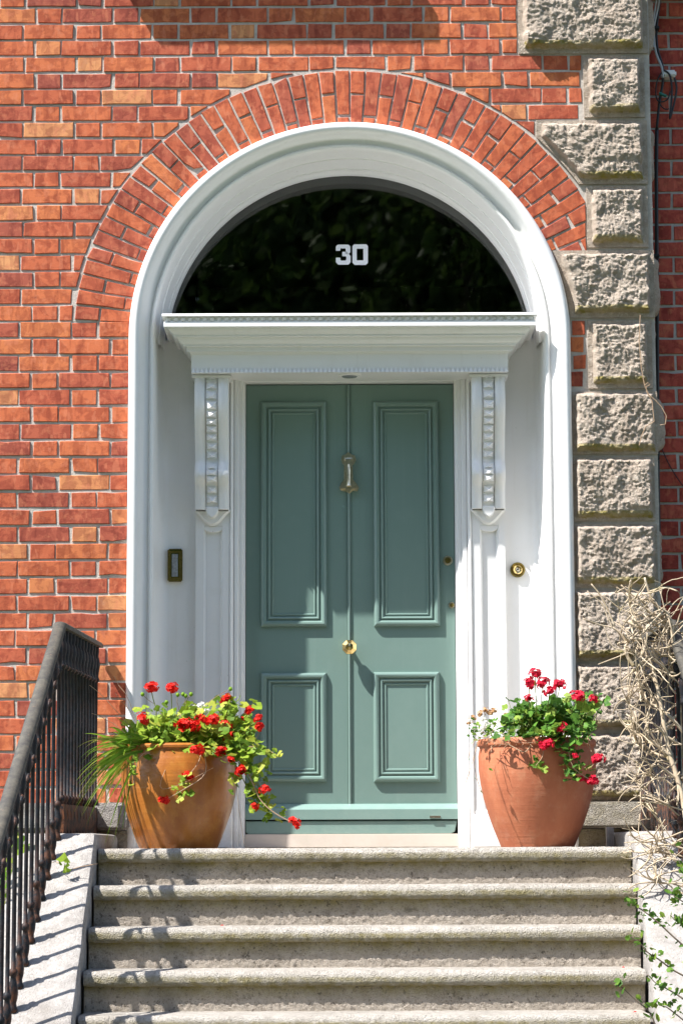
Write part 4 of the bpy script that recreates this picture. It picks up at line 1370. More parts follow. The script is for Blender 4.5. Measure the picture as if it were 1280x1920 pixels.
def geranium(label, pot_c, z_rim, lv, fl, flowers, leaf_spots, trail, stemmat):
    root = empty('geranium_plant', (pot_c.x, pot_c.y, z_rim - 0.02), label, 'potted plant', 'geraniums in the clay pots')
    st = MB()
    base = Vector((pot_c.x, pot_c.y, z_rim - 0.02))
    for (px, py, s, hang) in flowers:
        # the flowers over the rim stand forward of it, the upper ones stay over the pot
        Y = pot_c.y - 0.25 - random.uniform(0.0, 0.05) if hang else pot_c.y + random.uniform(-0.25, -0.10)
        p = at(px, py, Y)
        put_copy(random.choice(fl), 'flower_head', root, p, (random.uniform(0.3, 1.1), random.uniform(-0.4, 0.4), random.uniform(0, 6)), (s*random.uniform(1.0, 1.35), s*random.uniform(0.9, 1.2), s*random.uniform(0.75, 1.15)))
        foot = base + Vector(((p.x - base.x)*0.55, random.uniform(-0.14, 0.06), 0.0))
        if not hang:
            st.tube(curve_pts(foot, p - Vector((0, 0, 0.008)), 0.01, 6, 0.004), 0.0022, 5)
    n_l = 0
    leaves = []
    for (px, py, spx, spy, cnt, smin, smax, hang) in leaf_spots:
        for _ in range(int(cnt * (3.0 if not hang else 1.5))):
            x = px + spx*max(-2, min(2, random.gauss(0, 1))); y = py + spy*max(-2, min(2, random.gauss(0, 1)))
            Y = (pot_c.y - 0.235 - random.uniform(0, 0.05)) if hang else pot_c.y + random.uniform(-0.22, 0.16)
            p = at(x, y, Y)
            leaves.append((p, random.uniform(smin, smax) * 1.12))
    random.shuffle(leaves)
    lm = MB()
    for p, s in leaves[290:]:
        tn = random.choice((0.1, 0.4, 0.6, 0.95)); mrot = Matrix.Rotation(random.uniform(0, 6.28), 3, 'Z')
        mrot = Matrix.Rotation(random.uniform(0.1, 1.2), 3, 'X') @ Matrix.Rotation(random.uniform(-.7, .7), 3, 'Y') @ mrot
        vs = [p] + [p + mrot @ Vector((math.cos(k*0.9)*s*(1.1 if k % 2 else 0.88), math.sin(k*0.9)*s*(1.1 if k % 2 else 0.88), random.uniform(-.2, .2)*s)) for k in range(7)]
        lm.add(vs, [(0, k, k + 1) for k in range(1, 7)], tn)
    if lm.v: lm.build('foliage', lv[0].data.materials[0], root, kind='stuff')
    for i, (p, s) in enumerate(leaves[:290]):
        d = (p - base)
        put_copy(random.choice(lv), 'leaf', root, p, (random.uniform(0.1, 1.3), random.uniform(-0.7, 0.7), random.uniform(0, 6.28)), s)
        if i % 3 == 0:
            foot = base + Vector(((p.x - base.x)*0.7, random.uniform(-0.12, 0.1), 0.0))
            st.tube(curve_pts(foot, p, 0.008, 4, 0.004), 0.0015, 4)
    for pts, r in trail:
        P = [at(x, y, pot_c.y + dy) for x, y, dy in pts]
        # smooth the chain
        Q = []
        for i in range(len(P) - 1):
            for k in range(4):
                t = k / 4
                p_1 = P[max(i-1, 0)]; p0_, p1_ = P[i], P[i+1]; p2_ = P[min(i+2, len(P)-1)]
                Q.append(0.5*((2*p0_) + (-p_1 + p1_)*t + (2*p_1 - 5*p0_ + 4*p1_ - p2_)*t*t + (-p_1 + 3*p0_ - 3*p1_ + p2_)*t**3))
        Q.append(P[-1])
        b = MB(); b.tube(Q, [r * (1 - 0.5*i/len(Q)) for i in range(len(Q))], 5); b.build('trailing_stem', stemmat, root)
    st.build('stems', MAT['stem'], root, kind='stuff')
    return root
flL = [(283, 1289, .026, 0), (321, 1291, .027, 0), (267, 1349, .030, 0), (345, 1359, .033, 0), (362, 1363, .030, 0), (374, 1348, .022, 0), (385, 1352, .024, 0), (401, 1350, .027, 0), (424, 1312, .027, 0), (426, 1360, .028, 0), (425, 1377, .024, 0), (436, 1380, .017, 0),
       (368, 1408, .027, 1), (416, 1409, .024, 1), (353, 1457, .023, 1), (306, 1502, .022, 1), (467, 1333, .026, 0), (484, 1348, .020, 0), (487, 1364, .023, 0), (452, 1446, .024, 1), (497, 1481, .025, 1), (477, 1514, .018, 1), (552, 1544, .030, 1), (433, 1425, .014, 1), (455, 1348, .012, 0)]
lsL = [(298, 1385, 32, 17, 60, .016, .028, 0), (385, 1385, 42, 17, 120, .016, .028, 0), (345, 1348, 44, 13, 42, .013, .022, 0), (438, 1358, 22, 22, 36, .013, .023, 0), (455, 1405, 20, 20, 28, .014, .024, 1), (470, 1455, 18, 24, 28, .013, .023, 1), (345, 1480, 12, 14, 7, .013, .020, 1), (490, 1500, 14, 14, 13, .012, .020, 1), (510, 1525, 13, 9, 9, .012, .018, 1), (400, 1405, 30, 8, 14, .013, .02, 1), (425, 1325, 10, 12, 9, .012, .018, 0), (250, 1420, 10, 26, 9, .010, .016, 1), (505, 1412, 10, 5, 6, .010, .017, 1)]
trL = [([(430, 1400, -.18), (455, 1425, -.24), (470, 1460, -.27), (488, 1500, -.28), (515, 1525, -.29), (548, 1543, -.30)], .0035), ([(420, 1395, -.16), (455, 1400, -.23), (485, 1402, -.24), (512, 1412, -.25)], .003), ([(380, 1400, -.2), (372, 1430, -.25), (355, 1452, -.26)], .0022), ([(380, 1400, -.2), (385, 1450, -.27), (345, 1480, -.28), (308, 1501, -.28)], .0022),
       ([(438, 1405, -.2), (446, 1500, -.22), (458, 1585, -.20)], .0014), ([(300, 1400, -.18), (262, 1420, -.24), (250, 1470, -.25)], .002), ([(330, 1400, -.2), (300, 1475, -.27), (340, 1470, -.28), (400, 1440, -.28)], .0013), ([(440, 1390, -.1), (460, 1372, -.1), (466, 1340, -.1)], .002), ([(450, 1400, -.1), (480, 1385, -.1), (487, 1366, -.1)], .002)]
geranium('red geranium spilling over the ochre pot', PL, ZRL, GL, FR, flL, lsL, trL, MAT['drystem'])
flR = [(1003, 1264, .026, 0), (992, 1282, .030, 0), (1018, 1281, .027, 0), (1049, 1284, .025, 0), (1030, 1297, .026, 0), (991, 1309, .016, 0), (1083, 1305, .029, 0), (1112, 1311, .018, 0), (1052, 1366, .027, 1), (1016, 1398, .025, 1), (1028, 1396, .022, 1), (1077, 1418, .015, 1), (1120, 1424, .030, 1), (1110, 1465, .028, 1), (1090, 1461, .014, 1)]
lsR = [(1015, 1350, 34, 16, 76, .014, .027, 0), (1055, 1335, 26, 18, 36, .014, .026, 0), (980, 1340, 14, 14, 22, .013, .020, 0), (1060, 1378, 26, 8, 26, .013, .024, 1), (1005, 1434, 8, 8, 8, .012, .018, 1), (1065, 1410, 12, 12, 14, .011, .019, 1), (1080, 1445, 13, 12, 14, .012, .019, 1), (1118, 1315, 10, 10, 7, .010, .018, 0), (1000, 1376, 40, 6, 22, .010, .018, 1), (1100, 1360, 8, 16, 9, .014, .022, 0)]
trR = [([(1030, 1390, -.2), (1062, 1405, -.26), (1075, 1440, -.27), (1105, 1462, -.28)], .003), ([(1060, 1390, -.2), (1095, 1440, -.26), (1118, 1428, -.27)], .0022), ([(1000, 1385, -.2), (985, 1410, -.26), (960, 1400, -.25), (940, 1388, -.22)], .003), ([(1020, 1395, -.25), (1016, 1420, -.27), (1004, 1436, -.28)], .002)]
geranium('crimson geranium with green leaves in the terracotta pot', PR_, ZRR, GR, FC, flR, lsR, trR, MAT['drystem'])

# strap-leaved plant in the left pot
def blade(mb, p0, d, L, w, droop, tn):
    p0 = Vector(p0); d = Vector(d).normalized()
    sd = d.cross(Vector((0, 1, 0)))
    sd = sd.normalized() if sd.length > 0.05 else Vector((1, 0, 0))
    a = random.uniform(0, 3.14)
    sd = (sd*math.cos(a*0.3) + Vector((0, 1, 0))*math.sin(a*0.3)).normalized()
    n = 7; rows = []
    for i in range(n + 1):
        t = i / n
        p = p0 + d*L*t + Vector((0, 0, -droop * L * t * t))
        ww = w * (0.55 + 0.45*math.sin(math.pi*min(1, t*1.4))) * (1 - t**3) + 0.0004
        rows.append([p - sd*ww, p + Vector((0, 0, -ww*0.35)), p + sd*ww])
    mb.grid(rows, a=tn)
tuft = empty('strap_leaf_plant', (PL.x - 0.14, PL.y, ZRL - 0.02), 'bright green tuft of narrow grassy leaves at the left edge of the ochre pot', 'potted plant')
for i in range(190):
    b = MB()
    an = random.gauss(1.15, 0.75)
    up = random.random()
    if i < 125:   # sprays out to the left
        d = Vector((-math.sin(an)*1.0, random.uniform(-0.7, 0.25), math.cos(an) + 0.25)); L = random.uniform(0.15, 0.29); dr = random.uniform(0.3, 1.0)
        p = (PL.x - 0.14 + random.uniform(-0.07, 0.06), PL.y + random.uniform(-0.17, 0.06), ZRL + random.uniform(-0.02, 0.01))
    else:        # upright ones behind the geranium
        d = Vector((random.uniform(-0.35, 0.3), random.uniform(-0.2, 0.2), 1)); L = random.uniform(0.12, 0.21); dr = random.uniform(0.0, 0.25)
        p = (PL.x - 0.06 + random.uniform(-0.09, 0.10), PL.y + random.uniform(-0.05, 0.1), ZRL - 0.01)
    blade(b, p, d, L, random.uniform(0.0045, 0.0085), dr, random.random())
    b.build('blade', MAT['blade'], tuft, origin=p, smooth=True)
b = MB()
for (x0, y0, x1, y1) in ((262, 1390, 168, 1285), (270, 1385, 214, 1268), (270, 1385, 216, 1300), (255, 1395, 172, 1338), (330, 1380, 267, 1302), (352, 1360, 432, 1292), (330, 1365, 358, 1302), (335, 1365, 333, 1303), (345, 1365, 348, 1305), (320, 1370, 312, 1317)):
    p0_ = at(x0, y0, PL.y - 0.05); p1_ = at(x1, y1, PL.y - 0.08)
    b.tube(curve_pts(p0_, p1_, 0.02, 6, 0.004), 0.0014, 4)
b.build('seed_stalk', MAT['drystem'], tuft)
bud = MB()
for (x1, y1) in ((267, 1302), (432, 1292), (358, 1302), (333, 1303), (348, 1305), (312, 1317), (343, 1302)):
    c = at(x1, y1, PL.y - 0.08)
    bud.lathe([(0.001, -0.010), (0.007, -0.006), (0.009, 0.0), (0.006, 0.007), (0.001, 0.009)], c, 7, a=0.6)
bud.build('buds', MAT['blade'], tuft, smooth=True, kind='stuff')
# low white flowers
def alyssum(c, spots, label, lv, heads, dry=None):
    root = empty('white_bedding_plant', c, label, 'potted plant')
    for (px, py, s, dy) in spots:
        put_copy(random.choice(heads), 'flower_head', root, at(px, py, c[1] + dy), (random.uniform(0, 0.8), random.uniform(-0.4, 0.4), random.uniform(0, 6)), s)
    return root
wl = alyssum((PL.x + 0.07, PL.y - 0.02, ZRL - 0.02), [(366, 1330, .020, .03), (376, 1326, .022, .03), (385, 1333, .019, .03), (392, 1340, .016, .03), (372, 1338, .018, .03)], 'small white flower cluster behind the red geranium blooms', GL, FW)
b = MB()
for (x, y) in ((366, 1330), (376, 1326), (385, 1333), (392, 1340)):
    b.tube(curve_pts((PL.x + 0.07, PL.y + 0.02, ZRL - 0.02), at(x, y + 3, PL.y), 0.005, 4, 0.003), 0.0016, 4)
b.build('stems', MAT['stem'], wl, kind='stuff')
wr = alyssum((PR_.x - 0.18, PR_.y - 0.05, ZRR - 0.02), [(913, 1360, .018, -.10), (905, 1366, .014, -.10), (888, 1365, .016, -.08), (905, 1350, .015, -.06), (938, 1352, .014, -.04), (880, 1352, .012, -.06)], 'straggly white and rust flowered plant at the left rim of the terracotta pot', GR, FW)
for (x, y, s) in ((886, 1348, .017), (900, 1340, .018), (918, 1338, .019), (925, 1334, .016), (910, 1332, .014), (880, 1356, .014), (948, 1342, .012)):
    put_copy(FD[0], 'dry_flower_head', wr, at(x, y, PR_.y - 0.05), (random.uniform(0, 1), 0, random.uniform(0, 6)), s)
for i in range(95):
    x, y = random.gauss(922, 26), random.gauss(1370, 10)
    if x < 878: x = 880 + random.random()*10
    put_copy(random.choice(GR), 'leaf', wr, at(x, y, PR_.y + random.uniform(-0.18, 0.02)), (random.uniform(0.1, 1.2), random.uniform(-.6, .6), random.uniform(0, 6)), random.uniform(.007, .013))
b = MB()
for (x0, y0, x1, y1, x2, y2) in ((898, 1385, 886, 1430, 872, 1470), (895, 1390, 880, 1440, 905, 1490), (892, 1385, 880, 1410, 876, 1425), (905, 1380, 930, 1400, 955, 1395), (940, 1385, 985, 1400, 1015, 1388), (920, 1380, 900, 1390, 885, 1372)):
    P = [at(x0, y0, PR_.y - .2), at(x1, y1, PR_.y - .26), at(x2, y2, PR_.y - .27)]
    Q = [(P[0]*(1-t)**2 + P[1]*2*t*(1-t) + P[2]*t*t) for t in [i/8 for i in range(9)]]
    b.tube(Q, 0.0013, 4)
b.build('trailing_stem', MAT['drystem'], wr)
for (x, y) in ((878, 1425), (893, 1462), (903, 1487), (884, 1395), (920, 1445), (890, 1378)):
    put_copy(random.choice(GR), 'leaf', wr, at(x, y, PR_.y - .27), (0.9, 0, random.uniform(0, 6)), 0.009)
# straw-like dead stems in the right pot, over the rim
b = MB()
for _ in range(60):
    x = random.uniform(905, 1105); p = at(x, random.uniform(1378, 1398), PR_.y - 0.215)
    q = p + Vector((random.uniform(-0.04, 0.04), random.uniform(-0.05, 0.02), random.uniform(-0.035, 0.03)))
    b.tube(curve_pts(p, q, 0.008, 3, 0.003), 0.0013, 4)
b.build('dead_stems', MAT['drystem'], wr, kind='stuff')

# ------------------------------------------------------------------ neighbour wall and cables
YN_ = 0.17
nh = empty('neighbouring_house', (1.8, YN_, GZ), 'crimson brick wall of the next house behind the granite blocks', 'house')
b = MB(); b.box(1.36, 2.6, YN_ + 0.006, 0.5, GZ, 6.0); nw_ = b.build('wall', MAT['mortar_grey'], nh)
pitch2 = PITCH_B * 0.985
bb = MB()
for k in range(-8, 60):
    z0 = 0.10 + k*pitch2; z1 = z0 + pitch2 - 0.012
    if z1 > 4.2: break
    off = 0.0 if k % 2 else 0.118
    x = 1.362 - (0.16 if k % 2 else 0.05)
    for i in range(7):
        L = 0.222 if (i + k) % 2 else 0.106
        a0, a1 = x, x + L; x = a1 + 0.012
        a0 = max(a0, 1.364)
        if a1 - a0 < 0.02: continue
        poly = [(a0, z0), (a1, z0), (a1, z1), (a0, z1)]
        if a0 < 1.66 and z0 > -0.5:
            b = MB(); brick_poly(b, poly, YN_, random.random()); b.build('brick', MAT['brick_dark'], nw_, origin=((a0+a1)/2, YN_, (z0+z1)/2))
        else:
            brick_poly(bb, poly, YN_, random.random())

bb.build('edge_brickwork', MAT['brick_dark'], nw_, kind='stuff')
cab = empty('cable_bundle', at(1232, 600, 0.09), 'black and grey cables with loops running down beside the granite corner', 'cables')
def cable(pts, r, mat, name='cable', Y=0.10):
    P = [at(x, y, Y + dy) for x, y, dy in pts]
    Q = []
    for i in range(len(P) - 1):
        for k in range(5):
            t = k/5; a_, b_, c_, d_ = P[max(i-1, 0)], P[i], P[i+1], P[min(i+2, len(P)-1)]
            Q.append(0.5*((2*b_) + (-a_ + c_)*t + (2*a_ - 5*b_ + 4*c_ - d_)*t*t + (-a_ + 3*b_ - 3*c_ + d_)*t**3))
    Q.append(P[-1])
    b = MB(); b.tube(Q, r, 8); return b.build(name, mat, cab, smooth=True)
YCB = 0.125
cable([(1231, 240, 0), (1230, 330, 0), (1231, 480, 0), (1232, 700, 0), (1233, 900, 0), (1235, 1060, 0), (1236, 1500, 0)], 0.0095, MAT['cable'], 'main_cable', YCB)
cable([(1237, -20, 0), (1233, 12, 0), (1226, 45, 0), (1226, 75, 0), (1230, 100, 0), (1240, 125, 0), (1243, 145, 0)], 0.0055, MAT['conduit'], 'grey_cable', YCB - 0.02)
cable([(1231, -20, 0), (1228, 12, 0), (1223, 45, 0), (1223, 75, 0), (1226, 88, 0)], 0.0045, MAT['conduit'], 'grey_cable', YCB - 0.03)
cable([(1238, -20, 0), (1234, 20, 0), (1230, 60, 0), (1233, 95, 0), (1242, 125, 0), (1242, 155, 0), (1236, 190, 0), (1231, 240, 0)], 0.0065, MAT['cable'], 'black_cable', YCB - 0.01)
cable([(1243, 130, 0), (1255, 140, 0), (1259, 165, 0), (1258, 195, 0), (1255, 222, 0), (1263, 195, 0), (1268, 165, 0), (1264, 145, 0)], 0.0050, MAT['cable'], 'loop_cable', YCB - 0.02)
cable([(1240, 135, 0), (1232, 150, 0), (1229, 170, 0), (1232, 187, 0), (1242, 190, 0), (1252, 184, 0), (1256, 170, 0)], 0.0035, MAT['cable'], 'loop_cable', YCB - 0.02)
cable([(1236, 190, 0), (1240, 199, 0), (1247, 204, 0), (1254, 203, 0)], 0.0030, MAT['cable'], 'loop_cable', YCB - 0.01)
c = at(1258, 141, 0.13)
b = MB(); b.box(c.x - 0.045, c.x + 0.022, 0.105, 0.168, c.z - 0.010, c.z + 0.022, bev=0.008); b.build('junction_box', MAT['clip'], cab)
c = at(1243, 176, 0.11); b = MB(); b.tube([(c.x - 0.018, c.y, c.z + 0.006), (c.x + 0.012, c.y - 0.01, c.z - 0.012)], 0.007, 8); b.build('green_tie', MAT['tape'], cab)
for y in (52, 480, 860): 
    c = at(1229, y, 0.10); b = MB(); b.box(c.x - 0.014, c.x + 0.016, 0.085, 0.168, c.z - 0.008, c.z + 0.008, bev=0.003); b.build('cable_clip', MAT['cable'], cab)
cable([(1236, 825, 0), (1244, 850, 0), (1262, 885, 0), (1290, 925, 0)], 0.0022, MAT['cable'], 'thin_wire', YN_ - 0.01)
# dry creeper tendrils on the granite
cr = empty('dry_creeper', at(1210, 750, -0.05), 'thin dry creeper tendril curling over the granite blocks', 'creeper')
b = MB()
for pts in ([(1200, 590), (1198, 640), (1202, 690), (1208, 722), (1216, 740), (1228, 750), (1240, 763), (1249, 780), (1247, 795), (1237, 797)], [(1208, 722), (1214, 717), (1218, 721), (1211, 725), (1212, 735), (1222, 752), (1226, 790), (1210, 800), (1202, 818), (1198, 835)]):
    P = [at(x, y, -0.066) for x, y in pts]; b.tube(P, 0.0022, 5)
b.build('tendril', MAT['drystem'], cr)

# ------------------------------------------------------------------ bare shrub tangled in the right railing
def walk(p, d, L, r0, r1, curl=0.25, grav=0.0, n=None):
    n = n or max(4, int(L / 0.03))
    p = Vector(p); d = Vector(d).normalized(); out = [p.copy()]
    ax = Vector((random.uniform(-1, 1), random.uniform(-1, 1), random.uniform(-1, 1))).normalized()
    for i in range(n):
        d = (d + ax.cross(d) * curl * 0.35 + Vector((random.gauss(0, 1), random.gauss(0, 1), random.gauss(0, 1))) * curl * 0.30 + Vector((0, 0, -grav))).normalized()
        p = p + d * (L / n); out.append(p.copy())
    rad = [r0 + (r1 - r0) * i / n for i in range(n + 1)]
    return out, rad
bs = empty('bare_shrub', (1.36, -1.2, GZ), 'tangle of pale bare woody branches over the right hand railing', 'shrub')
rs = random.Random(5); random.seed(77)
mains = []
def smooth_pts(P):
    Q = []
    for i in range(len(P) - 1):
        for k in range(4):
            t = k/4; a_, b_, c_, d_ = P[max(i-1, 0)], P[i], P[i+1], P[min(i+2, len(P)-1)]
            Q.append(0.5*((2*b_) + (-a_ + c_)*t + (2*a_ - 5*b_ + 4*c_ - d_)*t*t + (-a_ + 3*b_ - 3*c_ + d_)*t**3))
    Q.append(P[-1]); return Q
def hand(pts, r0, r1, name='branch'):
    P = smooth_pts([at(x, y, Y) for x, y, Y in pts])
    r0 *= 0.8; r1 *= 0.7
    rad = [r0 + (r1 - r0)*i/(len(P)-1) for i in range(len(P))]
    b = MB(); b.tube(P, rad, 7); b.build(name, MAT['twig'], bs, origin=P[0], smooth=True)
    mains.append((P, r0))
    return P
# thick stems drawn after the photograph's main shapes
hand([(1300, 1560, -1.3), (1284, 1490, -1.3), (1262, 1440, -1.25), (1240, 1405, -1.22), (1215, 1392, -1.2)], .014, .006, 'trunk')
hand([(1310, 1700, -1.35), (1290, 1560, -1.33), (1275, 1480, -1.3), (1252, 1400, -1.27), (1238, 1320, -1.25), (1226, 1262, -1.22), (1212, 1225, -1.2), (1206, 1200, -1.2)], .016, .006, 'trunk')
hand([(1300, 1400, -1.2), (1270, 1360, -1.22), (1240, 1330, -1.2), (1216, 1318, -1.2), (1202, 1300, -1.2), (1196, 1280, -1.2)], .010, .004)
hand([(1290, 1265, -1.2), (1265, 1215, -1.2), (1258, 1170, -1.2), (1250, 1150, -1.2), (1236, 1140, -1.2), (1225, 1130, -1.2), (1216, 1110, -1.2), (1208, 1083, -1.2)], .011, .006)
hand([(1285, 1200, -1.15), (1262, 1185, -1.15), (1244, 1168, -1.16), (1228, 1166, -1.2)], .011, .006)
hand([(1290, 1260, -1.15), (1270, 1235, -1.16), (1256, 1230, -1.2), (1244, 1230, -1.2)], .010, .006)
hand([(1290, 1290, -1.15), (1272, 1268, -1.16), (1260, 1262, -1.2), (1248, 1262, -1.2)], .009, .005)
hand([(1290, 1190, -1.1), (1268, 1200, -1.12), (1256, 1208, -1.15)], .013, .010)
hand([(1232, 1240, -1.22), (1222, 1218, -1.22), (1212, 1217, -1.22), (1203, 1228, -1.22), (1199, 1245, -1.22)], .006, .004)
hand([(1188, 1250, -1.2), (1178, 1235, -1.2), (1172, 1215, -1.2), (1180, 1200, -1.2), (1190, 1192, -1.2), (1205, 1175, -1.2)], .010, .005)
hand([(1180, 1225, -1.2), (1168, 1195, -1.2), (1150, 1178, -1.2), (1125, 1172, -1.2), (1092, 1160, -1.22)], .006, .003)
hand([(1152, 1175, -1.2), (1140, 1145, -1.2), (1124, 1115, -1.2), (1108, 1095, -1.2)], .006, .004)
hand([(1148, 1178, -1.2), (1136, 1150, -1.2), (1126, 1130, -1.2), (1100, 1108, -1.2)], .004, .0025)
hand([(1215, 1140, -1.18), (1200, 1125, -1.18), (1180, 1112, -1.18), (1164, 1097, -1.18)], .006, .0045)
hand([(1208, 1156, -1.18), (1185, 1150, -1.18), (1160, 1140, -1.18), (1130, 1118, -1.18), (1106, 1122, -1.18)], .004, .0025)
hand([(1195, 1175, -1.2), (1190, 1155, -1.2), (1180, 1135, -1.2), (1179, 1118, -1.2)], .005, .004)
hand([(1176, 1225, -1.2), (1150, 1235, -1.2), (1121, 1246, -1.2)], .004, .003)
hand([(1175, 1220, -1.2), (1150, 1214, -1.2), (1140, 1195, -1.2), (1132, 1175, -1.2)], .004, .0025)
hand([(1186, 1255, -1.2), (1178, 1300, -1.2), (1184, 1340, -1.2), (1192, 1355, -1.2)], .0045, .003)
hand([(1190, 1260, -1.2), (1204, 1290, -1.2), (1200, 1310, -1.2), (1220, 1320, -1.2)], .006, .004)
hand([(1186, 1345, -1.2), (1190, 1380, -1.2), (1200, 1400, -1.2), (1212, 1415, -1.2)], .0045, .003)
hand([(1225, 1395, -1.2), (1200, 1380, -1.2), (1172, 1362, -1.2), (1160, 1348, -1.2)], .005, .003)
hand([(1270, 1482, -1.2), (1245, 1462, -1.2), (1225, 1456, -1.2), (1206, 1454, -1.2), (1202, 1468, -1.2), (1209, 1480, -1.2)], .0055, .004)
hand([(1280, 1520, -1.2), (1255, 1512, -1.2), (1230, 1505, -1.2), (1195, 1506, -1.2)], .004, .003)
hand([(1290, 1595, -1.25), (1268, 1588, -1.25), (1245, 1580, -1.25), (1223, 1578, -1.25)], .006, .0035)
hand([(1290, 1610, -1.25), (1262, 1602, -1.25), (1240, 1600, -1.25), (1220, 1600, -1.25)], .0055, .003)
hand([(1300, 1670, -1.4), (1262, 1658, -1.4), (1240, 1655, -1.4), (1221, 1650, -1.4)], .004, .0025)
hand([(1294, 1240, -1.1), (1280, 1330, -1.1), (1276, 1420, -1.1)], .016, .012)
nbr = 0; fine = MB()
for i in range(430):
    P, r0 = random.choice(mains)
    k = random.randrange(len(P)//3, len(P))
    p = P[k]
    if p.x < AX(1165, 1200, -1.2): 
        if random.random() < 0.75: continue
    d = Vector((random.gauss(-0.35, 0.8), random.gauss(-0.1, 0.5), random.gauss(0.25, 0.8)))
    r = random.uniform(0.0022, min(0.0065, max(0.004, r0*0.7)))
    pts, rad = walk(p, d, random.uniform(0.08, 0.26), r, r*0.55, curl=random.uniform(0.15, 0.65), n=10)
    if min(q.x for q in pts) < AX(1150, 1200, -1.2) or max(q.z for q in pts) > AZ(1200, 1085, -1.2): continue
    if nbr < 262:
        b = MB(); b.tube(pts, rad, 6); b.build('branch', MAT['twig'], bs, origin=pts[0], smooth=True); nbr += 1
    else: fine.tube(pts, rad, 6)
    if random.random() < 0.6:
        q = random.randrange(1, len(pts)-1)
        p2, r2 = walk(pts[q], Vector((random.gauss(-.2, .8), random.gauss(0, .5), random.gauss(.2, .8))), random.uniform(0.03, 0.09), rad[q]*0.8, rad[q]*0.5, curl=0.5)
        fine.tube(p2, r2, 5)

fine.build('fine_twigs', MAT['twig'], bs, smooth=True, kind='stuff')

# ------------------------------------------------------------------ green shrub sprigs at the lower right
gs = empty('leafy_shrub', (1.30, -2.4, GZ), 'thin arching green sprigs with small leaves in the lower right corner', 'shrub')
def sprig(pts, r, cnt, smin, smax):
    P = smooth_pts([at(x, y, Y) for x, y, Y in pts])
    b = MB(); b.tube(P, [r*(1 - 0.6*i/len(P)) for i in range(len(P))], 5); b.build('twig', MAT['bark'], gs, origin=P[0], smooth=True)
    for i in range(cnt):
        t = random.random()**0.8
        k = min(len(P)-2, int(t*(len(P)-1)))
        p = P[k].lerp(P[k+1], random.random())
        off = Vector((random.gauss(0, 0.016), random.gauss(0, 0.016), random.gauss(0.004, 0.016)))
        put_copy(random.choice(SH), 'leaf', gs, p + off, (random.uniform(0, 1.4), random.uniform(-0.9, 0.9), random.uniform(0, 6)), random.uniform(smin, smax))
YS = -2.3
sprig([(1300, 1790, YS), (1265, 1760, YS), (1235, 1732, YS), (1205, 1708, YS), (1188, 1698, YS), (1178, 1684, YS)], .0035, 40, .007, .014)
sprig([(1300, 1840, YS), (1262, 1820, YS), (1235, 1800, YS), (1212, 1785, YS), (1198, 1768, YS), (1180, 1756, YS)], .0035, 40, .007, .014)
sprig([(1300, 1890, YS), (1275, 1870, YS), (1250, 1855, YS), (1230, 1845, YS), (1214, 1828, YS)], .0035, 32, .007, .013)
sprig([(1240, 1960, YS), (1225, 1915, YS), (1212, 1893, YS), (1190, 1875, YS), (1165, 1852, YS), (1150, 1848, YS)], .003, 14, .010, .018)
sprig([(1300, 1700, YS), (1278, 1690, YS), (1262, 1680, YS)], .003, 20, .009, .016)
sprig([(1300, 1660, -1.6), (1285, 1640, -1.6), (1270, 1610, -1.6)], .003, 12, .009, .016)
sprig([(1300, 1930, YS), (1270, 1905, YS), (1250, 1890, YS), (1238, 1886, YS)], .003, 26, .008, .014)
sprig([(1310, 1740, YS), (1290, 1730, YS), (1268, 1728, YS), (1256, 1716, YS)], .003, 26, .009, .016)

# ivy sprig on the left side wall, fallen petals
iv = empty('ivy_sprig', at(120, 1620, -1.2), 'small bright ivy sprig growing on the sloping stone at the foot of the left railing', 'ivy')
IVY = leaf_mesh('leaf', MAT['leaf'], 7, 4, 0.3)
for (x, y, s, rz) in ((119, 1615, .024, 0.3), (124, 1636, .020, 2.4), (112, 1622, .014, 1.2), (127, 1626, .013, 4.0)):
    p = at(x, y, -1.32); put_copy(IVY[2 if s > .02 else 1], 'leaf', iv, p, (1.2, 0.2, rz), s)
b = MB(); b.tube([at(128, 1632, -1.3), at(150, 1626, -1.3), at(172, 1622, -1.3), at(183, 1620, -1.3)], 0.0016, 5); b.tube([at(112, 1620, -1.3), at(104, 1616, -1.28), at(98, 1618, -1.26)], 0.0016, 5); b.build('stem', MAT['drystem'], iv)
pm = MB()
pm.add([(-0.008, 0, 0), (0, -0.004, 0.004), (0.008, 0.001, 0.001), (0.001, 0.006, 0.005)], [(0, 1, 2), (0, 2, 3)], 0.5)
pm0 = None
for n_, (x, y, st, lab) in enumerate(((416, 1737, 2, 'lone red petal on the left part of the steps'), (1168, 1814, 3, 'small crimson petal at the right end of a step'), (1190, 1900, 4, 'tiny crimson petal by the lower right corner of the steps'))):
    yy = YN[st] + 0.03; zz = ZN[st] + 0.006
    X = AX(x, y, yy)
    if pm0 is None: pm0 = pm.build('fallen_petal', MAT['red'], None); o = pm0
    else: o = pm0.copy(); COL.objects.link(o)
    o.location = (X, yy, zz); tag(o, lab, 'petal', 'fallen petals on the steps')

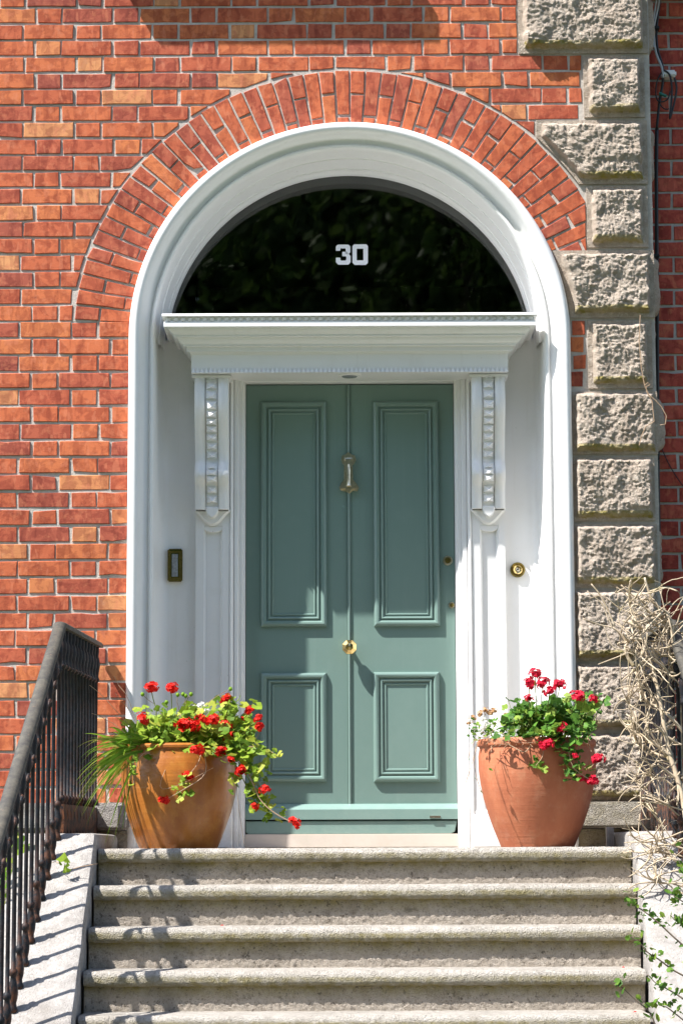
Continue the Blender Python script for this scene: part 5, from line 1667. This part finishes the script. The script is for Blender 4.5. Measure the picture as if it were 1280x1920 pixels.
# green growth beyond the left railing
lb = empty('garden_plant', (-1.62, -0.55, GZ), 'light green garden foliage seen through the left railing', 'shrub')
b = MB()
for _ in range(900):
    x, y, z = random.uniform(-2.0, -1.24), random.uniform(-1.5, -0.15), 0
    z = GZ + random.random() * (1.18 - 0.35*abs(x + 1.6))
    b.cur = random.random()
    d = Vector((random.gauss(0, 1), random.gauss(0, 1), random.gauss(0, 1))).normalized(); u = d.orthogonal().normalized(); w = d.cross(u); s = random.uniform(0.02, 0.045)
    c = Vector((x, y, z)); b.add([c - u*s, c - w*s*0.5, c + u*s, c + w*s*0.5], [(0, 1, 2, 3)])
b.build('foliage', MAT['blade'], lb, kind='stuff')
b = MB()
for k in range(7):
    x = -1.95 + 0.1*k; b.tube([(x, -0.6 + 0.1*(k % 3), GZ - 0.05), (x + 0.02, -0.6, GZ + 0.7)], 0.008, 6)
b.build('stem', MAT['bark'], lb)

# ------------------------------------------------------------------ trees across the garden and an added leaf screen (mirrored in the fanlight)
def tree(x, y, h, r, label, seed):
    random.seed(seed)
    root = empty('garden_tree', (x, y, GZ), label, 'tree', 'trees across the garden')
    b = MB(); pts, rad = walk((x, y, GZ - 0.05), (0.02, 0, 1), h*0.75, 0.28, 0.08, curl=0.05, n=10); b.tube(pts, rad, 9)
    for k in range(9):
        p = pts[random.randrange(4, 10)]
        q, rr = walk(p, (random.uniform(-1, 1), random.uniform(-1, 1), random.uniform(.2, .9)), r*0.9, 0.07, 0.02, curl=0.12, n=7); b.tube(q, rr, 6)
    b.build('trunk', MAT['bark'], root, smooth=True)
    b = MB()
    blobs = [(Vector((x + random.gauss(0, r*0.45), y + random.gauss(0, r*0.4), GZ + h*0.62 + random.gauss(0, h*0.17))), random.uniform(0.35, 0.6)*r) for _ in range(16)]
    for c0, rb in blobs:
        for _ in range(420):
            d = Vector((random.gauss(0, 1), random.gauss(0, 1), random.gauss(0, 1))).normalized()
            c = c0 + d * rb * random.random()**0.4
            nrm = Vector((random.gauss(0, 1), random.gauss(0, 1), random.gauss(0.6, 1))).normalized(); u = nrm.orthogonal().normalized(); w = nrm.cross(u); s = random.uniform(0.10, 0.22)
            b.add([c - u*s, c - w*s*0.5, c + u*s, c + w*s*0.5], [(0, 1, 2, 3)], random.random())
    b.build('crown', MAT['tree'], root)
b = MB(); random.seed(50)  # unseen leaf screen added so the fanlight mirrors dark foliage, not sky
for _ in range(34000):
    x = random.uniform(-34, 34); y = -44 + random.uniform(-3, 3); hmax = 32 + 3*noise.noise(Vector((x*0.12, 0, 4))) + 1.2*noise.noise(Vector((x*0.5, 0, 9)))
    z = GZ + hmax * random.random()**0.8
    n_ = Vector((random.gauss(0, .7), random.gauss(0.8, .6), random.gauss(0.2, .6))).normalized(); u = n_.orthogonal().normalized(); w = n_.cross(u); s = random.uniform(0.55, 1.1); c = Vector((x, y, z))
    b.add([c - u*s, c - w*s*0.5, c + u*s, c + w*s*0.5], [(0, 1, 2, 3)], random.random()*0.5)
wd = b.build('added_leaf_screen', MAT['tree'], None, kind='stuff'); tag(wd, 'unseen screen of leaves added behind the viewer to darken the fanlight reflection', 'backdrop')
tree(-7.0, -30, 16, 4.6, 'broad leafy tree behind the viewer, left of the path', 11)
tree(1.5, -33, 18, 5.4, 'tall leafy tree behind the viewer, in line with the door', 12)
tree(9.0, -31, 16, 4.8, 'leafy tree behind the viewer, right of the path', 13)
tree(-14.0, -34, 16, 4.5, 'leafy tree behind the viewer, farthest to the left', 14)
